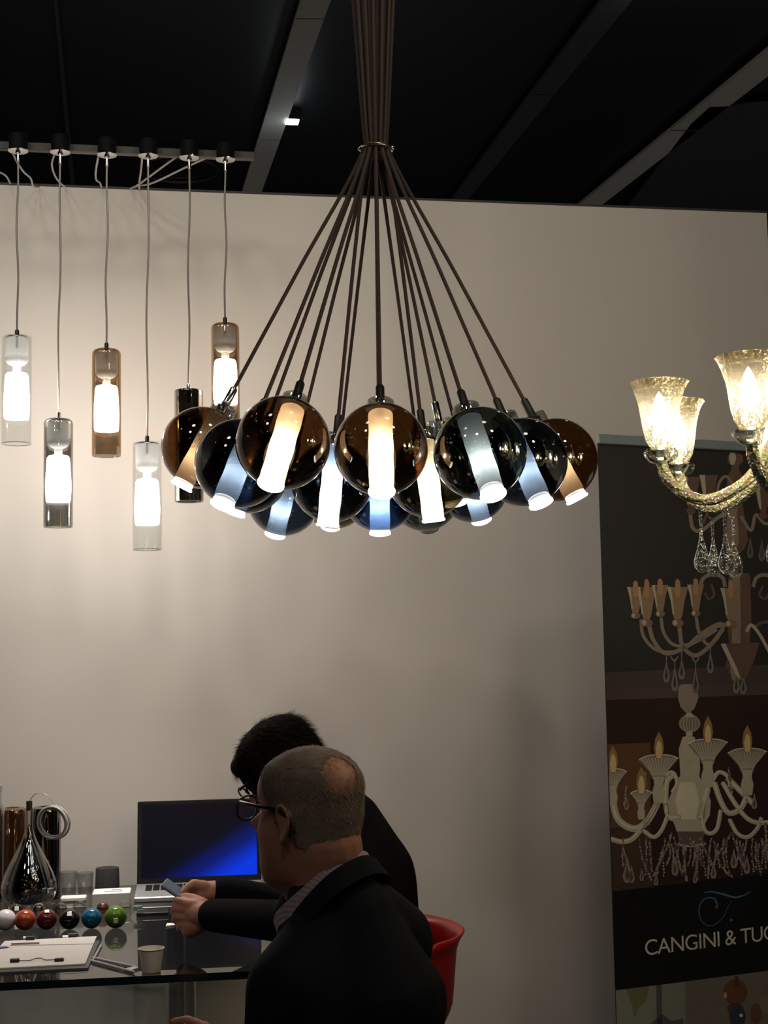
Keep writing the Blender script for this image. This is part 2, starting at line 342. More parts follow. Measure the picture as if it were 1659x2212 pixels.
# ------------------------------------------------------------------ six tube pendants on a rail
RY = 4.3
def rpl(px, py): return onplane(px, py, V((-0.75, RY, 0)), E2)
a = rpl(-40, 305.5); b = rpl(553, 325)
zr = (a.z + b.z) / 2; mid = (a + b) / 2; mid.z = zr
rail = MB().bbox(mid + E2 * 0.045, ((b - a).length / 2, 0.012, 0.0125), (E1, E2, EZ)).build('pendant_rail', mat('rail_grey', (0.085, 0.083, 0.078), 0.6), smooth=False)
tag(rail, 'long grey mounting rail carrying the row of six pendant mounts at the top left', 'rail')
def tube_pendant(dx, dy, cx, top, bot, style, label, power, wires, grip_dark=True, bw=None):
    disc = rpl(dx, dy); T = rpl(cx, top); B = rpl(cx, bot)
    xy = (T + B) / 2; tz, bz = T.z, B.z; H = 0.325
    ctr = V((xy.x, xy.y, 0)); bz = tz - H if style != 'chrome' else bz
    t = thing('tube_pendant', (disc.x, disc.y, disc.z), label, 'pendant lamp', 'tube pendants hanging in a row')
    d0 = V((disc.x, disc.y, disc.z))
    MB().lathe([(0.0, 0.050), (0.027, 0.050), (0.028, 0.046), (0.028, 0.003), (0.0, 0.003)], d0, n=28).build('mount', mat('matt_black', (0.004, 0.004, 0.004), 0.7, spec=.2), t)
    MB().lathe([(0.0, -0.004), (0.012, -0.004), (0.030, -0.001), (0.031, 0.001), (0.030, 0.004), (0.0, 0.004)], d0, n=36).build('canopy_disc', M_chrome, t)
    MB().lathe([(0.0, -0.034), (0.005, -0.034), (0.006, -0.012), (0.009, -0.010), (0.009, -0.003), (0, -.003)], d0, n=16).build('cord_grip', M_chrome, t)
    # cable, slightly wavy
    end = V((ctr.x, ctr.y, tz + 0.018)); st = d0 - Z * 0.03; pts = []
    for i in range(25):
        u = i / 24; w = math.sin(u * math.pi)
        pts.append(st.lerp(end, u) + E1 * (w * 0.0035 * math.sin(u * 9 + dx)))
    MB().tube(pts, 0.0031, 8).build('cable', M_steel, t)
    if wires:
        n = len(wires); wp = []
        for i, (wx, wy) in enumerate(wires):
            o = rpl(wx, wy); far = onplane(wx, wy, WO + E2 * -0.0, E2); wp.append(o.lerp(far, 0.08 + 0.9 * (i / (n - 1)) ** 1.2))
        MB().tube(bez(wp, 6), 0.0033, 8).build('loose_wire', mat('grey_wire', (0.45, 0.44, 0.42), 0.5), t)
    r = 0.0435; o = V((ctr.x, ctr.y, bz))
    H = tz - bz
    gm = {'clear': M_clear, 'smoke': shell('smoke_tube_glass', (0.46, 0.46, 0.43), 0.30, 0.02, 2.2, bump=0.1, bscale=12),
          'amber': shell('amber_tube_glass', (0.50, 0.43, 0.34), 0.26, 0.03, 1.8, (1.0, 0.74, 0.50), 0.1, 12),
          'chrome': shell('chrome_tube_glass', (0.20, 0.19, 0.18), 0.55, 0.03, 2.0, (0.8, 0.77, 0.74), 0.12, 10)}[style]
    rd = 0.016 if style in ('amber', 'smoke') else 0.005
    prof = [(0.008, H)] + [(r - rd + rd * math.sin(q), H - rd + rd * math.cos(q)) for q in [math.pi / 2 * k / 6 for k in range(7)]] + [(r, H * .5), (r, 0.0), (r - 0.003, 0.0)]
    gl = MB().lathe(prof, o, n=40).build('glass_tube', gm, t)
    MB().torus(o, r - 0.0012, 0.0018, n=40).build('rim', M_clear2, gl)
    MB().lathe([(0.0, H + 0.020), (0.0055, H + 0.020), (0.0065, H + 0.016), (0.0065, H - .004), (0, H - .004)], o, n=14).build('cord_socket', M_black if style != 'chrome' else M_chrome, t)
    if style == 'clear':
        MB().lathe([(0.0, H - .002), (0.034, H - .002), (0.036, H - .004), (0.034, H - .006), (0, H - .006)], o, n=32).build('top_disc', M_chrome, gl)
    MB().lathe([(0.004, H - 0.004), (0.004, H - .035), (0, H - .035)], o, n=10).build('stem', M_black, gl)
    ri = 0.0345
    # frosted inner glass: upper cup, narrow waist, lower bell
    cup = [(ri, H - 0.008), (ri, H - .06), (ri * 0.96, H - .075), (ri * .72, H - .085), (0.013, H - .09), (0.0115, H - .10), (0.0125, H - .108)]
    bell = [(0.0125, H - .108), (ri * .55, H - .110), (ri * .86, H - .113), (ri * .98, H - .120), (ri * 1.01, H - .135), (ri * 1.10, H - .20), (ri * 1.06, H - .245), (ri, H - .25)]
    if style != 'chrome':
        MB().lathe(cup, o, n=32).build('frosted_cup', M_frost2, t)
        d = MB().lathe(bell, o, n=32).build('frosted_diffuser', M_frost, t)
        lamp('bulb_light', o + Z * (H - .19), power * 19, (1.0, 0.92, 0.87), t, 0.014)
    else:
        MB().lathe(bell, o, n=32).build('frosted_diffuser', M_frost, t)
    return t
tube_pendant(39, 326, 36, 727, 963, 'clear', 'lit clear glass tube pendant, first from the left, with a white frosted core', 1.3, [(28, 332), (38, 352), (52, 372), (66, 385), (72, 402), (84, 404)])
tube_pendant(130, 329, 126, 905, 1147, 'smoke', 'lit grey smoked glass tube pendant hanging low, second from the left', 1.3, [(117, 335), (112, 355), (118, 378), (130, 395), (141, 404)])
tube_pendant(231, 335, 230, 755, 990, 'amber', 'lit amber-edged mirrored tube pendant, third from the left', 1.1, [(212, 340), (207, 370), (208, 388), (216, 395), (219, 405)])
tube_pendant(320, 337, 318, 956, 1190, 'clear', 'lit clear glass tube pendant, lowest of the row, left of the globe cluster', 1.3, [(307, 342), (305, 365), (301, 395), (301, 408)])
tube_pendant(409, 341, 408, 843, 1083, 'chrome', 'unlit dark chrome mirrored tube pendant partly behind the leftmost globe', 0, [(386, 335), (345, 365), (300, 398), (282, 407)])
tube_pendant(487, 345, 487, 700, 935, 'amber', 'lit amber-edged tube pendant, rightmost and highest of the row', 1.1, [(463, 333), (400, 362), (330, 395), (295, 402)])
w = MB().tube(bez([rpl(-14, 366), rpl(2, 373).lerp(onplane(2, 373, WO, E2), .3), onplane(14, 381, WO, E2).lerp(rpl(14, 381), .3), onplane(22, 396, WO - E2 * .01, E2)], 6), 0.0033, 8).build('loose_wire', mat('grey_wire', (1, 1, 1)))
tag(w, 'short loose grey wire curling down over the wall top at the left picture edge', 'wire')

# ------------------------------------------------------------------ globe cluster chandelier
RC = P(812, 322, 3.43); RINGR = 0.040
ch = thing('globe_chandelier', (RC.x, RC.y, CZ), 'large cluster chandelier of smoked and amber glass globes on brown cords tied by a ring', 'chandelier')
MB().torus(RC, RINGR, 0.0032, axis=(0.05, 0, 1), n=40).build('binding_ring', mat('brass_ring', (0.75, 0.70, 0.50), 0.25, 1.0), ch)
MB().ell(RC + V((-0.040, -.012, -0.002)), 0.005).build('clasp', mat('brass_ring', (1, 1, 1)), ch)
MB().ell(RC + V((0.040, -0.012, -0.002)), 0.006).build('clasp', mat('brass_ring', (1, 1, 1)), ch)
MB().lathe([(0.0, 0.0), (0.21, 0.0), (0.22, 0.01), (0.22, 0.04), (0.0, 0.04)], (RC.x, RC.y, CZ - 0.04), n=48).build('ceiling_plate', M_black, ch)
WARM, COOL = (1.0, 0.90, 0.74), (0.9, 0.96, 1.0)
globes = [  # px, py, depth, glass, power, colour, lit
    (437, 967, 3.44, M_mirA, .085, (1, .92, .8), 1), (517, 1001, 3.16, M_mirB, .085, COOL, 1), (537, 1024, 3.60, M_mirB, .06, COOL, 1),
    (611, 957, 2.98, M_mirA, 1.0, WARM, 1), (613, 1078, 3.85, M_mirB, .14, COOL, 1), (717, 1041, 3.48, M_mirB, 1.1, COOL, 1),
    (722, 1066, 4.00, M_mirK, .05, WARM, 1), (823, 970, 3.01, M_mirA, 1.1, WARM, 1), (820, 1066, 3.73, M_mirD, .12, COOL, 1),
    (925, 1030, 3.46, M_mirK, 1.0, WARM, 1), (917, 1071, 4.00, M_mirS, .012, COOL, 0), (967, 1003, 3.66, M_mirS, .05, COOL, 1),
    (1037, 979, 3.03, M_mirS, .16, COOL, 1), (1020, 1050, 3.90, M_mirB, .17, COOL, 1), (1130, 998, 3.20, M_mirB, .09, COOL, 1),
    (1201, 993, 3.40, M_mirA, .085, (1, .92, .8), 1)]
for i, (px, py, dp, gm, pw, lc, lit) in enumerate(globes):
    c = P(px, py, dp); d = (c - RC); hd = V((d.x, d.y, 0)).normalized()
    rp = RC + hd * 0.030; ax = (rp - c).normalized(); R = 0.0995
    g = MB().ell(c, R, nu=48, nv=32).build('globe_shade', gm, ch)
    # frosted inner tube slightly wobbly, open to the lens at its foot
    pf = [(0.0262 + 0.0006 * math.sin(h * 90 + i), h) for h in [(-0.108 + 0.196 * k / 24) for k in range(25)]]
    MB().lathe([(0.0255, -0.1095)] + pf + [(0.024, 0.0895), (0.014, 0.0935)], c, ax, n=32).build('frosted_tube', M_frost, g)
    MB().lathe([(0.0, -0.1100), (0.0258, -0.1100), (0.0282, -0.1085), (0.0285, -0.1045), (0.0262, -0.1040)], c, ax, n=32).build('lens', M_lens if lit else M_lensoff, g)
    MB().lathe([(0.027, 0.088), (0.0305, 0.097), (0.0305, 0.118), (0.028, 0.1205), (0.012, 0.1215), (0.012, 0.117), (0.027, 0.115)], c, ax, n=32).build('glass_collar', M_clear2, g)
    MB().lathe([(0.0, 0.166), (0.007, 0.166), (0.0098, 0.161), (0.0102, 0.112), (0.0, 0.112)], c, ax, n=18).build('cord_sleeve', M_chrome if i in (0, 11) else M_black, g)
    MB().lathe([(0.0, 0.113), (0.0165, 0.113), (0.0165, 0.100), (0, 0.100)], c, ax, n=18).build('socket', M_chrome, g)
    lamp('tube_light', c - ax * 0.030, pw * (8.0 if pw > .5 else 4.0), lc, ch, 0.012)
    top = RC + hd * 0.13; top.z = CZ - 0.04
    s = c + ax * 0.160
    MB().tube(bez([s, s.lerp(rp, .5), rp, rp + Z * 0.12 + hd * 0.004, top], 10), 0.0047, 10).build('cord', M_cord, ch)

# ------------------------------------------------------------------ venetian chandelier at the right
CC = P(1795, 1010, 2.8); HUBZ = 1.86
vc = thing('crystal_chandelier', (CC.x, CC.y, 2.6), 'lit gold-tinted blown glass chandelier with bell shades at the right picture edge', 'chandelier')
def rope_glass():
    m = bpy.data.materials.new('gold_fleck_glass'); m.use_nodes = True; nt = m.node_tree; b = nt.nodes['Principled BSDF']
    b.inputs['Metallic'].default_value = 0.35; b.inputs['Roughness'].default_value = 0.12
    tc = nt.nodes.new('ShaderNodeTexCoord'); vo = nt.nodes.new('ShaderNodeTexVoronoi'); vo.inputs['Scale'].default_value = 170
    nt.links.new(tc.outputs['Object'], vo.inputs['Vector'])
    hs = nt.nodes.new('ShaderNodeMix'); hs.data_type = 'RGBA'; hs.inputs[0].default_value = 0.30
    hs.inputs[6].default_value = (0.85, 0.77, 0.48, 1)
    nt.links.new(vo.outputs['Color'], hs.inputs[7]); nt.links.new(hs.outputs[2], b.inputs['Base Color'])
    bp = nt.nodes.new('ShaderNodeBump'); bp.inputs['Strength'].default_value = 1.0; bp.inputs['Distance'].default_value = 0.004
    nt.links.new(vo.outputs['Distance'], bp.inputs['Height']); nt.links.new(bp.outputs['Normal'], b.inputs['Normal'])
    return m
M_rope = rope_glass()
M_bell = shell('champagne_glass', (0.84, 0.80, 0.66), 0.20, 0.22, 2.0, (1.0, 0.94, 0.76), 0.7, 90)
def _etch(m, k):
    nt = m.node_tree; out = next(n for n in nt.nodes if n.type == 'OUTPUT_MATERIAL'); src = out.inputs[0].links[0].from_socket
    mx = nt.nodes.new('ShaderNodeMixShader'); mx.inputs[0].default_value = k; tl = nt.nodes.new('ShaderNodeBsdfTranslucent'); tl.inputs[0].default_value = (.95, .88, .68, 1)
    nt.links.new(src, mx.inputs[1]); nt.links.new(tl.outputs[0], mx.inputs[2]); nt.links.new(mx.outputs[0], out.inputs[0])
_etch(M_bell, 0.025)
M_drop = shell('crystal_drop_glass', (0.80, 0.82, 0.80), 0.22, 0.03, 1.6, bump=0.6, bscale=110)
cz = P(1415, 985, 2.8).z
MB().lathe([(0.0, -0.16), (0.012, -.15), (0.03, -.12), (0.035, -.09), (0.02, -.06), (0.05, -.03), (0.065, 0), (0.05, .03), (0.025, .06), (0.03, .16), (0.05, .22), (0.03, .27), (0.015, .3), (0.02, .42), (0.035, .46), (0.012, .5), (0, .5)],
    (CC.x, CC.y, HUBZ), n=32, fn=lambda a, h: 1 + .06 * math.cos(10 * a + h * 40)).build('column', M_rope, vc)
MB().tube([(CC.x, CC.y, HUBZ + .49), (CC.x, CC.y, CZ)], 0.006).build('hanging_cable', M_steel, vc)
for k, adeg in enumerate([182, 139, 229, 94, 273, 318, 3, 48]):
    an = math.radians(adeg); rd = V((math.cos(an), math.sin(an), 0)); R = 0.335; o = V((CC.x, CC.y, 0))
    def q(r, z): return o + rd * r + Z * z
    path = bez([q(0.03, HUBZ + .03), q(0.09, HUBZ + .055), q(0.16, cz - .045), q(0.235, cz - .088), q(0.29, cz - .078), q(0.325, cz - .045), q(R, cz - .012)], 7)
    # twisted rope: many lobed tube
    mb = MB(); n = 18; vs = []; up = None; m_ = len(path)
    for i, p in enumerate(path):
        tt = (path[min(i + 1, m_ - 1)] - path[max(i - 1, 0)]).normalized()
        up = tt.orthogonal().normalized() if up is None else up; up = (up - tt * up.dot(tt)).normalized(); sd = tt.cross(up)
        for j in range(n):
            a_ = 2 * math.pi * j / n; rr = 0.0098 * (1.1 + 0.14 * math.cos(6 * a_ + i * 0.9)); vs.append(p + (up * math.cos(a_) + sd * math.sin(a_)) * rr)
    mb.add(vs, [(i * n + j, i * n + (j + 1) % n, (i + 1) * n + (j + 1) % n, (i + 1) * n + j) for i in range(m_ - 1) for j in range(n)] + [tuple(range(n)), tuple((m_ - 1) * n + j for j in range(n))])
    arm = mb.build('arm', M_rope, vc)
    tip = q(R, cz)
    MB().lathe([(0.0, -0.018), (0.012, -0.018), (0.024, -0.012), (0.033, 0.0), (0.034, .006), (0.028, 0.012), (0.012, 0.014), (0, .014)], tip, n=32, fn=lambda a, h: 1 + .03 * math.cos(14 * a)).build('drip_pan', M_clear2, arm)
    bell = [(0.012, .012), (0.022, .018), (0.0285, .03), (0.033, .05), (0.036, .075), (0.040, .10), (0.047, .125), (0.057, .143), (0.0575, .145), (0.055, .144), (0.045, .125)]
    MB().lathe(bell, tip, n=72, fn=lambda a, h: 1 + .035 * math.cos(18 * (a + h * 9))).build('bell_shade', M_bell, arm)
    MB().lathe([(0, .0), (0.008, .0), (0.009, .012), (0.009, .045), (0.012, .047), (0.012, .055), (0, .055)], tip, n=16).build('candle_socket', M_clear2, arm)
    MB().lathe([(0.0, .052), (0.010, .055), (0.016, .068), (0.0175, .08), (0.014, .096), (0.008, .112), (0.003, .122), (0.0, .126)], tip, n=20).build('bulb', M_bulb, arm)
    lamp('bulb_light', tip + Z * .085, 3.5 if k < 4 else 1.2, (1.0, 0.86, 0.66), vc, 0.012)
    for (rr, hh, sc_) in ((0.215, cz - .098, 1.0), (0.262, cz - .096, 0.96)):
        b = q(rr, hh); dm = MB()
        dm.torus(b - Z * .004, .010, .0017, axis=rd.cross(Z), n=20, k=6)
        z0 = b.z - .016
        for j in range(5): dm.ell((b.x, b.y, z0 - j * .0085 * sc_), (.0036, .0036, .0046), nu=8, nv=6)
        zt = z0 - 5 * .0085 * sc_ + .004
        dm.lathe([(0.0, 0), (.0025, -.003), (.004, -.015), (.009, -.036), (.0145, -.052), (.0165, -.062), (.0145, -.073), (.008, -.081), (0, -.084)], (b.x, b.y, zt), n=12)
        dm.build('crystal_drop', M_drop, arm)

# ------------------------------------------------------------------ behind the photographer: one chandelier known by its reflection, other lamps added for mirroring
def candle_chandelier(x, y, z, label, n=9, R=.34):
    t = thing('candle_chandelier', (x, y, z), label, 'chandelier', 'chandeliers on the stand behind the photographer')
    MB().lathe([(0, -.2), (.02, -.18), (.06, -.1), (.03, -.02), (.05, .06), (.02, .14), (.012, .3), (0, .3)], (x, y, z), n=20).build('column', M_rope, t)
    MB().tube([(x, y, z + .3), (x, y, CZ)], .005).build('hanging_cable', M_steel, t)
    for k in range(n):
        a = 2 * math.pi * k / n; d = V((math.cos(a), math.sin(a), 0)); o = V((x, y, z))
        arm = MB().tube(bez([o + d * .03, o + d * .15 - Z * .07, o + d * .28 - Z * .06, o + d * R], 6), .008).build('arm', M_rope, t)
        MB().lathe([(0, 0), (.03, .0), (.045, .012), (0, .012)], o + d * R, n=16).build('drip_pan', M_clear2, arm)
        MB().lathe([(0, .012), (.010, .014), (.017, .04), (.014, .07), (.004, .095), (0, .1)], o + d * R, n=12).build('bulb', M_bulb, arm)
candle_chandelier(2.2, -1.6, 2.1, 'lit candle chandelier behind the photographer, mirrored at the right of each globe')
candle_chandelier(-2.4, -3.0, 2.2, 'unseen candle chandelier added far behind the photographer, mirrored small at the left of each globe', 7)  # added so the globes have something to mirror at the left
def mirror_fill_spot(x, y, z, s_, k, label):  # unseen spotlights, added as bright points for the globes to mirror
    t = thing('mirror_fill_spotlight', (x, y, z), label, 'spotlight', 'spotlights added behind the photographer')
    MB().lathe([(0, .12), (.05, .12), (.055, 0), (.05, 0), (.045, .02)], (x, y, z), (.1 * k, -.6, .8), n=18).build('can', M_black, t)
    MB().lathe([(0, .015), (s_, .015), (s_, .012), (0, .012)], (x, y, z), (.1 * k, -.6, .8), n=18).build('lens', emis('spot_lens', (1, .95, .86), 26.0), t)
    MB().tube([(x, y - .05, z + .06), (x, y - .05, CZ)], .008).build('stem', M_black, t)
for k, (x, y, z) in enumerate(((-.9, -1.2, 3.6), (.9, -2.4, 3.7), (-2.6, -.6, 3.5), (3.0, -3.2, 3.6), (-.2, -4.4, 3.8), (1.8, .2, 3.7))): mirror_fill_spot(x, y, z, .042, (k % 3) - 1, 'unseen spotlight added behind the photographer, ' + ('left of the middle and nearest', 'right of the middle, second row', 'far left', 'far right', 'in the last row, farthest away', 'right, closest to the booth')[k])

for k, (x, y, z, p_) in enumerate(WALL_FILL_SPOTS):  # housings and glowing lenses for the added wall lights
    ax_ = (V((x * .9, 5.0, 2.45)) - V((x, y, z))).normalized(); c = V((x, y, z)) - ax_ * .02
    t = thing('wall_fill_spotlight', c, 'unseen spotlight added above the booth to light the wall, ' + ('leftmost', 'second', 'third', 'fourth', 'fifth', 'rightmost')[k] + ' from the left', 'spotlight', 'spotlights added above the booth')
    MB().lathe([(0, -.14), (.05, -.14), (.055, 0), (.05, 0), (.045, -.02)], c, ax_, n=18).build('can', M_black, t)
    MB().lathe([(0, -.012), (.045, -.012), (.045, -.015), (0, -.015)], c, ax_, n=18).build('lens', emis('spot_lens', (1, .95, .86), 26.0), t)
    MB().tube([c - ax_ * .08, (c.x, c.y, CZ)], .008).build('stem', M_black, t)

# ------------------------------------------------------------------ roll-up banner
ba = math.radians(25); BU = V((math.cos(ba), math.sin(ba), 0)); BN = V((math.sin(ba), -math.cos(ba), 0))   # BN faces the camera
BO = P(1291, 957, 4.2); bw = 0.85
def Bp(px, py, layer=0): 
    p = onplane(px, py, BO, BN); u = (p - BO).dot(BU)
    return p + BU * (min(max(u, .001), bw - .001) - u) + BN * (0.0004 * layer)   # the print ends at the sheet's edges
def Buv(px, py):
    p = onplane(px, py, BO, BN); return ((p - BO).dot(BU), p.z)
bw = 0.85; bt = BO.z
bz0 = 0.10
bn = thing('roll_up_banner', BO + BU * bw / 2 - Z * BO.z, 'tall dark roll-up banner printed with white chandeliers and a light shop name', 'banner')
MB().box(BO + BU * bw / 2 - BN * 0.0015 - Z * (bt - bz0) / 2, (bw / 2, 0.001, (bt - bz0) / 2), (BU, BN, Z)).build('printed_sheet', mat('banner_black', lin((52, 50, 49)), 0.6, noise_amt=.04), bn, smooth=False)
MB().bbox(BO + BU * bw / 2 + Z * 0.012, (bw / 2, 0.008, 0.0145), (BU, BN, Z)).build('top_rail', mat('rail_blue_grey', (0.34, 0.44, 0.48), 0.35, 0.3), bn, smooth=False)
MB().bbox(BO + BU * bw / 2 - Z * (bt - 0.05), (bw / 2 + .01, 0.06, 0.05), (BU, BN, Z), .01).build('base_case', M_chrome, bn, smooth=False)
MB().tube([BO + BU * bw / 2 - BN * .03 - Z * (bt - .08), BO + BU * bw / 2 - BN * .02 + Z * .01], 0.009).build('pole', M_steel, bn)
_ink = {}
def ink(c, k=1.0):
    key = tuple(c)
    if key not in _ink:
        l = [min(0.95, x * 2.1 * k) for x in lin(c)]; _ink[key] = mat('ink_%d_%d_%d' % key, l, 0.6, noise_scale=30, noise_amt=0.12)
    return _ink[key]
class Draw:
    """flat print on the sheet, one mesh per motif, in the colours of the print"""
    def __init__(s): s.mb = MB(); s.m = []
    def c(s, col_):
        k = ink(col_)
        if k not in s.m: s.m.append(k)
        s.mb.cur = s.m.index(k)
    def poly(s, pts, col_, L=1): s.c(col_); s.mb.add([Bp(x, y, L) for x, y in pts], [tuple(range(len(pts)))])
    def ell(s, x, y, rx, ry, col_, L=1, n=16, rot=0):
        s.poly([(x + rx * math.cos(a) * math.cos(rot) - ry * math.sin(a) * math.sin(rot), y + ry * math.sin(a) * math.cos(rot) + rx * math.cos(a) * math.sin(rot)) for a in [2 * math.pi * k / n for k in range(n)]], col_, L)
    def line(s, pts, w, col_, L=1, n=6):
        q = bez([(x, y, 0) for x, y in pts], n); m_ = len(q); s.c(col_); vs = []
        ws = w if isinstance(w, (list, tuple)) else (w, w)
        for i, p in enumerate(q):
            t = (q[min(i + 1, m_ - 1)] - q[max(i - 1, 0)]).normalized(); nn = V((-t.y, t.x, 0)); u = i / (m_ - 1)
            ww = (ws[0] * (1 - u) + ws[-1] * u) if len(ws) == 2 else (ws[0] * (1 - u) ** 2 + 2 * ws[1] * u * (1 - u) + ws[2] * u * u)
            a = p + nn * ww / 2; b = p - nn * ww / 2; vs += [Bp(a.x, a.y, L), Bp(b.x, b.y, L)]
        s.mb.add(vs, [(2 * i, 2 * i + 1, 2 * i + 3, 2 * i + 2) for i in range(m_ - 1)])
    def prof(s, cx, pts, col_, L=1):
        """symmetric silhouette: (y, half width) pairs"""
        s.poly([(cx - w, y) for y, w in pts] + [(cx + w, y) for y, w in pts[::-1]], col_, L)
    def drop(s, x, y, h, w, col_, hi, L=3):
        s.poly([(x, y), (x + w * .25, y + h * .4), (x + w * .5, y + h * .72), (x + w * .35, y + h * .95), (x, y + h), (x - w * .35, y + h * .95), (x - w * .5, y + h * .72), (x - w * .25, y + h * .4)], col_, L)
        s.poly([(x - w * .05, y + h * .3), (x + w * .22, y + h * .7), (x, y + h * .88), (x - w * .25, y + h * .75)], hi, L + 1)
    def done(s, name, parent): return s.mb.build(name, s.m, parent, smooth=False)
# background areas of the print
d = Draw(); RX = 2000
d.poly([(1270, 1454), (RX, 1424), (RX, 1500 - 15), (1270, 1514)], (56, 46, 46)); d.poly([(1270, 1492), (RX, 1462), (RX, 1488), (1270, 1514)], (62, 50, 50), 2)
d.poly([(1270, 1515), (RX, 1482), (RX, 1880), (1270, 1930)], (38, 24, 22))
d.poly([(1270, 1610), (1405, 1604), (1405, 1790), (1270, 1800)], (76, 54, 36), 2); d.poly([(1270, 1792), (1405, 1784), (1412, 1918), (1270, 1931)], (58, 42, 36), 2)
d.poly([(1270, 1931), (RX, 1850), (RX, 2050), (1270, 2148)], (11, 12, 15), 2)
d.poly([(1270, 2148), (RX, 2048), (RX, 2330), (1270, 2420)], (96, 90, 84), 1)
d.poly([(1328, 2139), (1480, 2121), (1482, 2400), (1330, 2420)], (110, 112, 104), 2)
d.done('print_background', bn)
# print: upper chandelier
A1, A2, A3 = (106, 94, 84), (78, 60, 52), (136, 126, 112)
d = Draw()
d.prof(1588, [(980, 6), (984, 16), (998, 17), (1006, 8), (1014, 8), (1030, 17), (1070, 20), (1090, 16), (1140, 24), (1168, 28), (1186, 20), (1196, 8), (1204, 14), (1216, 17), (1230, 10), (1238, 4)], A2, 1)
d.prof(1582, [(1070, 8), (1140, 12), (1170, 14), (1190, 6), (1230, 5), (1240, 3)], A1, 2)
d.prof(1582, [(978, 5), (990, 8), (1004, 4)], A3, 2)
for x in (1555, 1650): d.line([(1590, 1060), (1585 + (x - 1585) * .5, 1030), (x, 1040), (x - 8, 1070)], 6, A1, 2)
for x, y in ((1492, 1030), (1530, 1026), (1648, 1040)):
    d.poly([(x - 20, y), (x + 20, y), (x + 11, y + 50), (x + 6, y + 66), (x - 6, y + 66), (x - 11, y + 50)], A2, 3); d.poly([(x - 20, y), (x - 8, y), (x - 4, y + 60), (x - 8, y + 60)], A3, 4)
    d.ell(x, y + 74, 10, 8, A2, 4)
d.line([(1490, 1105), (1496, 1140), (1515, 1146), (1545, 1122), (1570, 1106)], 8, A1, 2); d.line([(1530, 1100), (1520, 1128), (1512, 1140)], 6, A2, 2)
d.line([(1600, 1115), (1622, 1146), (1632, 1112), (1650, 1130), (1670, 1130)], 7, A1, 2)
for x, y in ((1508, 1175), (1525, 1180), (1563, 1190), (1620, 1158), (1645, 1165)): d.drop(x, y, 48, 15, (74, 72, 70), (50, 48, 46))
# lower tier of the upper chandelier
d.prof(1597, [(1238, 20), (1250, 24), (1350, 26), (1392, 22), (1440, 30), (1460, 18), (1474, 12)], A2, 1)
d.prof(1590, [(1240, 8), (1350, 10), (1392, 9), (1450, 14), (1470, 8)], A1, 2)
d.poly([(1556, 1391), (1640, 1388), (1628, 1430), (1612, 1460), (1598, 1470), (1582, 1448), (1570, 1420)], A2, 3)
d.poly([(1556, 1391), (1566, 1390), (1592, 1445), (1600, 1468), (1588, 1458)], A3, 4)
for sx, w in ((1, 1),):
    d.line([(1566, 1268), (1560, 1248), (1540, 1241), (1518, 1250), (1512, 1275)], 8, A1, 3); d.line([(1536, 1262), (1542, 1285), (1530, 1294), (1522, 1280)], 5, A2, 3)
    d.line([(1626, 1268), (1634, 1248), (1652, 1242), (1676, 1252), (1684, 1278)], 8, A1, 3); d.line([(1648, 1265), (1640, 1285), (1652, 1294), (1660, 1284)], 5, A2, 3)
cups = [(1372, 1268, .80), (1396, 1268, 1.0), (1425, 1264, .8), (1463, 1268, 1.0), (1502, 1263, .8), (1578, 1270, 1.0)]
arms = [[(1384, 1338), (1390, 1375), (1420, 1405), (1470, 1405), (1510, 1372), (1550, 1348), (1570, 1352)], [(1400, 1345), (1412, 1385), (1440, 1412), (1490, 1392), (1540, 1356), (1568, 1350)],
        [(1427, 1330), (1434, 1368), (1458, 1394), (1500, 1388), (1548, 1360)], [(1467, 1354), (1474, 1395), (1500, 1416), (1530, 1398), (1562, 1358)], [(1503, 1330), (1510, 1366), (1528, 1392), (1548, 1380), (1562, 1355)]]
for i, a in enumerate(arms): d.line(a, 9 if i in (1, 3) else 7, A1 if i % 2 else (104, 98, 90), 2 + (i % 2))
d.line([(1612, 1365), (1622, 1350), (1640, 1370), (1665, 1415)], 7, A3, 3); d.line([(1625, 1358), (1650, 1344), (1690, 1350)], 7, A2, 2)
for x, y, s_ in cups:
    d.poly([(x - 23 * s_, y), (x + 23 * s_, y), (x + 15 * s_, y + 30 * s_), (x + 11 * s_, y + 58 * s_), (x + 6, y + 72 * s_), (x - 6, y + 72 * s_), (x - 11 * s_, y + 58 * s_), (x - 15 * s_, y + 30 * s_)], (108, 90, 70), 4)
    d.poly([(x - 23 * s_, y), (x - 14 * s_, y), (x - 7 * s_, y + 60 * s_), (x - 11 * s_, y + 58 * s_), (x - 15 * s_, y + 30 * s_)], (136, 130, 112), 5)
    d.poly([(x - 5, y - 14 * s_), (x, y - 18 * s_), (x + 5, y - 12 * s_), (x + 6, y + 8), (x + 4, y + 22), (x - 4, y + 22), (x - 6, y + 6)], (128, 100, 72), 6)
    d.ell(x, y + 78 * s_, 13 * s_, 9 * s_, (92, 76, 64), 6); d.ell(x - 6 * s_, y + 77 * s_, 5 * s_, 6 * s_, A3, 7)
for x, y, h in ((1439, 1425, 50), (1457, 1436, 58), (1472, 1420, 48), (1502, 1440, 58), (1534, 1405, 50), (1590, 1448, 50), (1605, 1455, 45)):
    d.drop(x, y, h, 15, (92, 92, 90), (46, 44, 44)); d.line([(x, y - 12), (x, y + 2)], 2, (100, 100, 98), 3)
for x, y in ((1456, 1422), (1502, 1424)): d.line([(x - 8, y - 4), (x, y + 6), (x + 8, y - 4)], 3, A1, 4)
d.done('printed_upper_chandelier', bn)
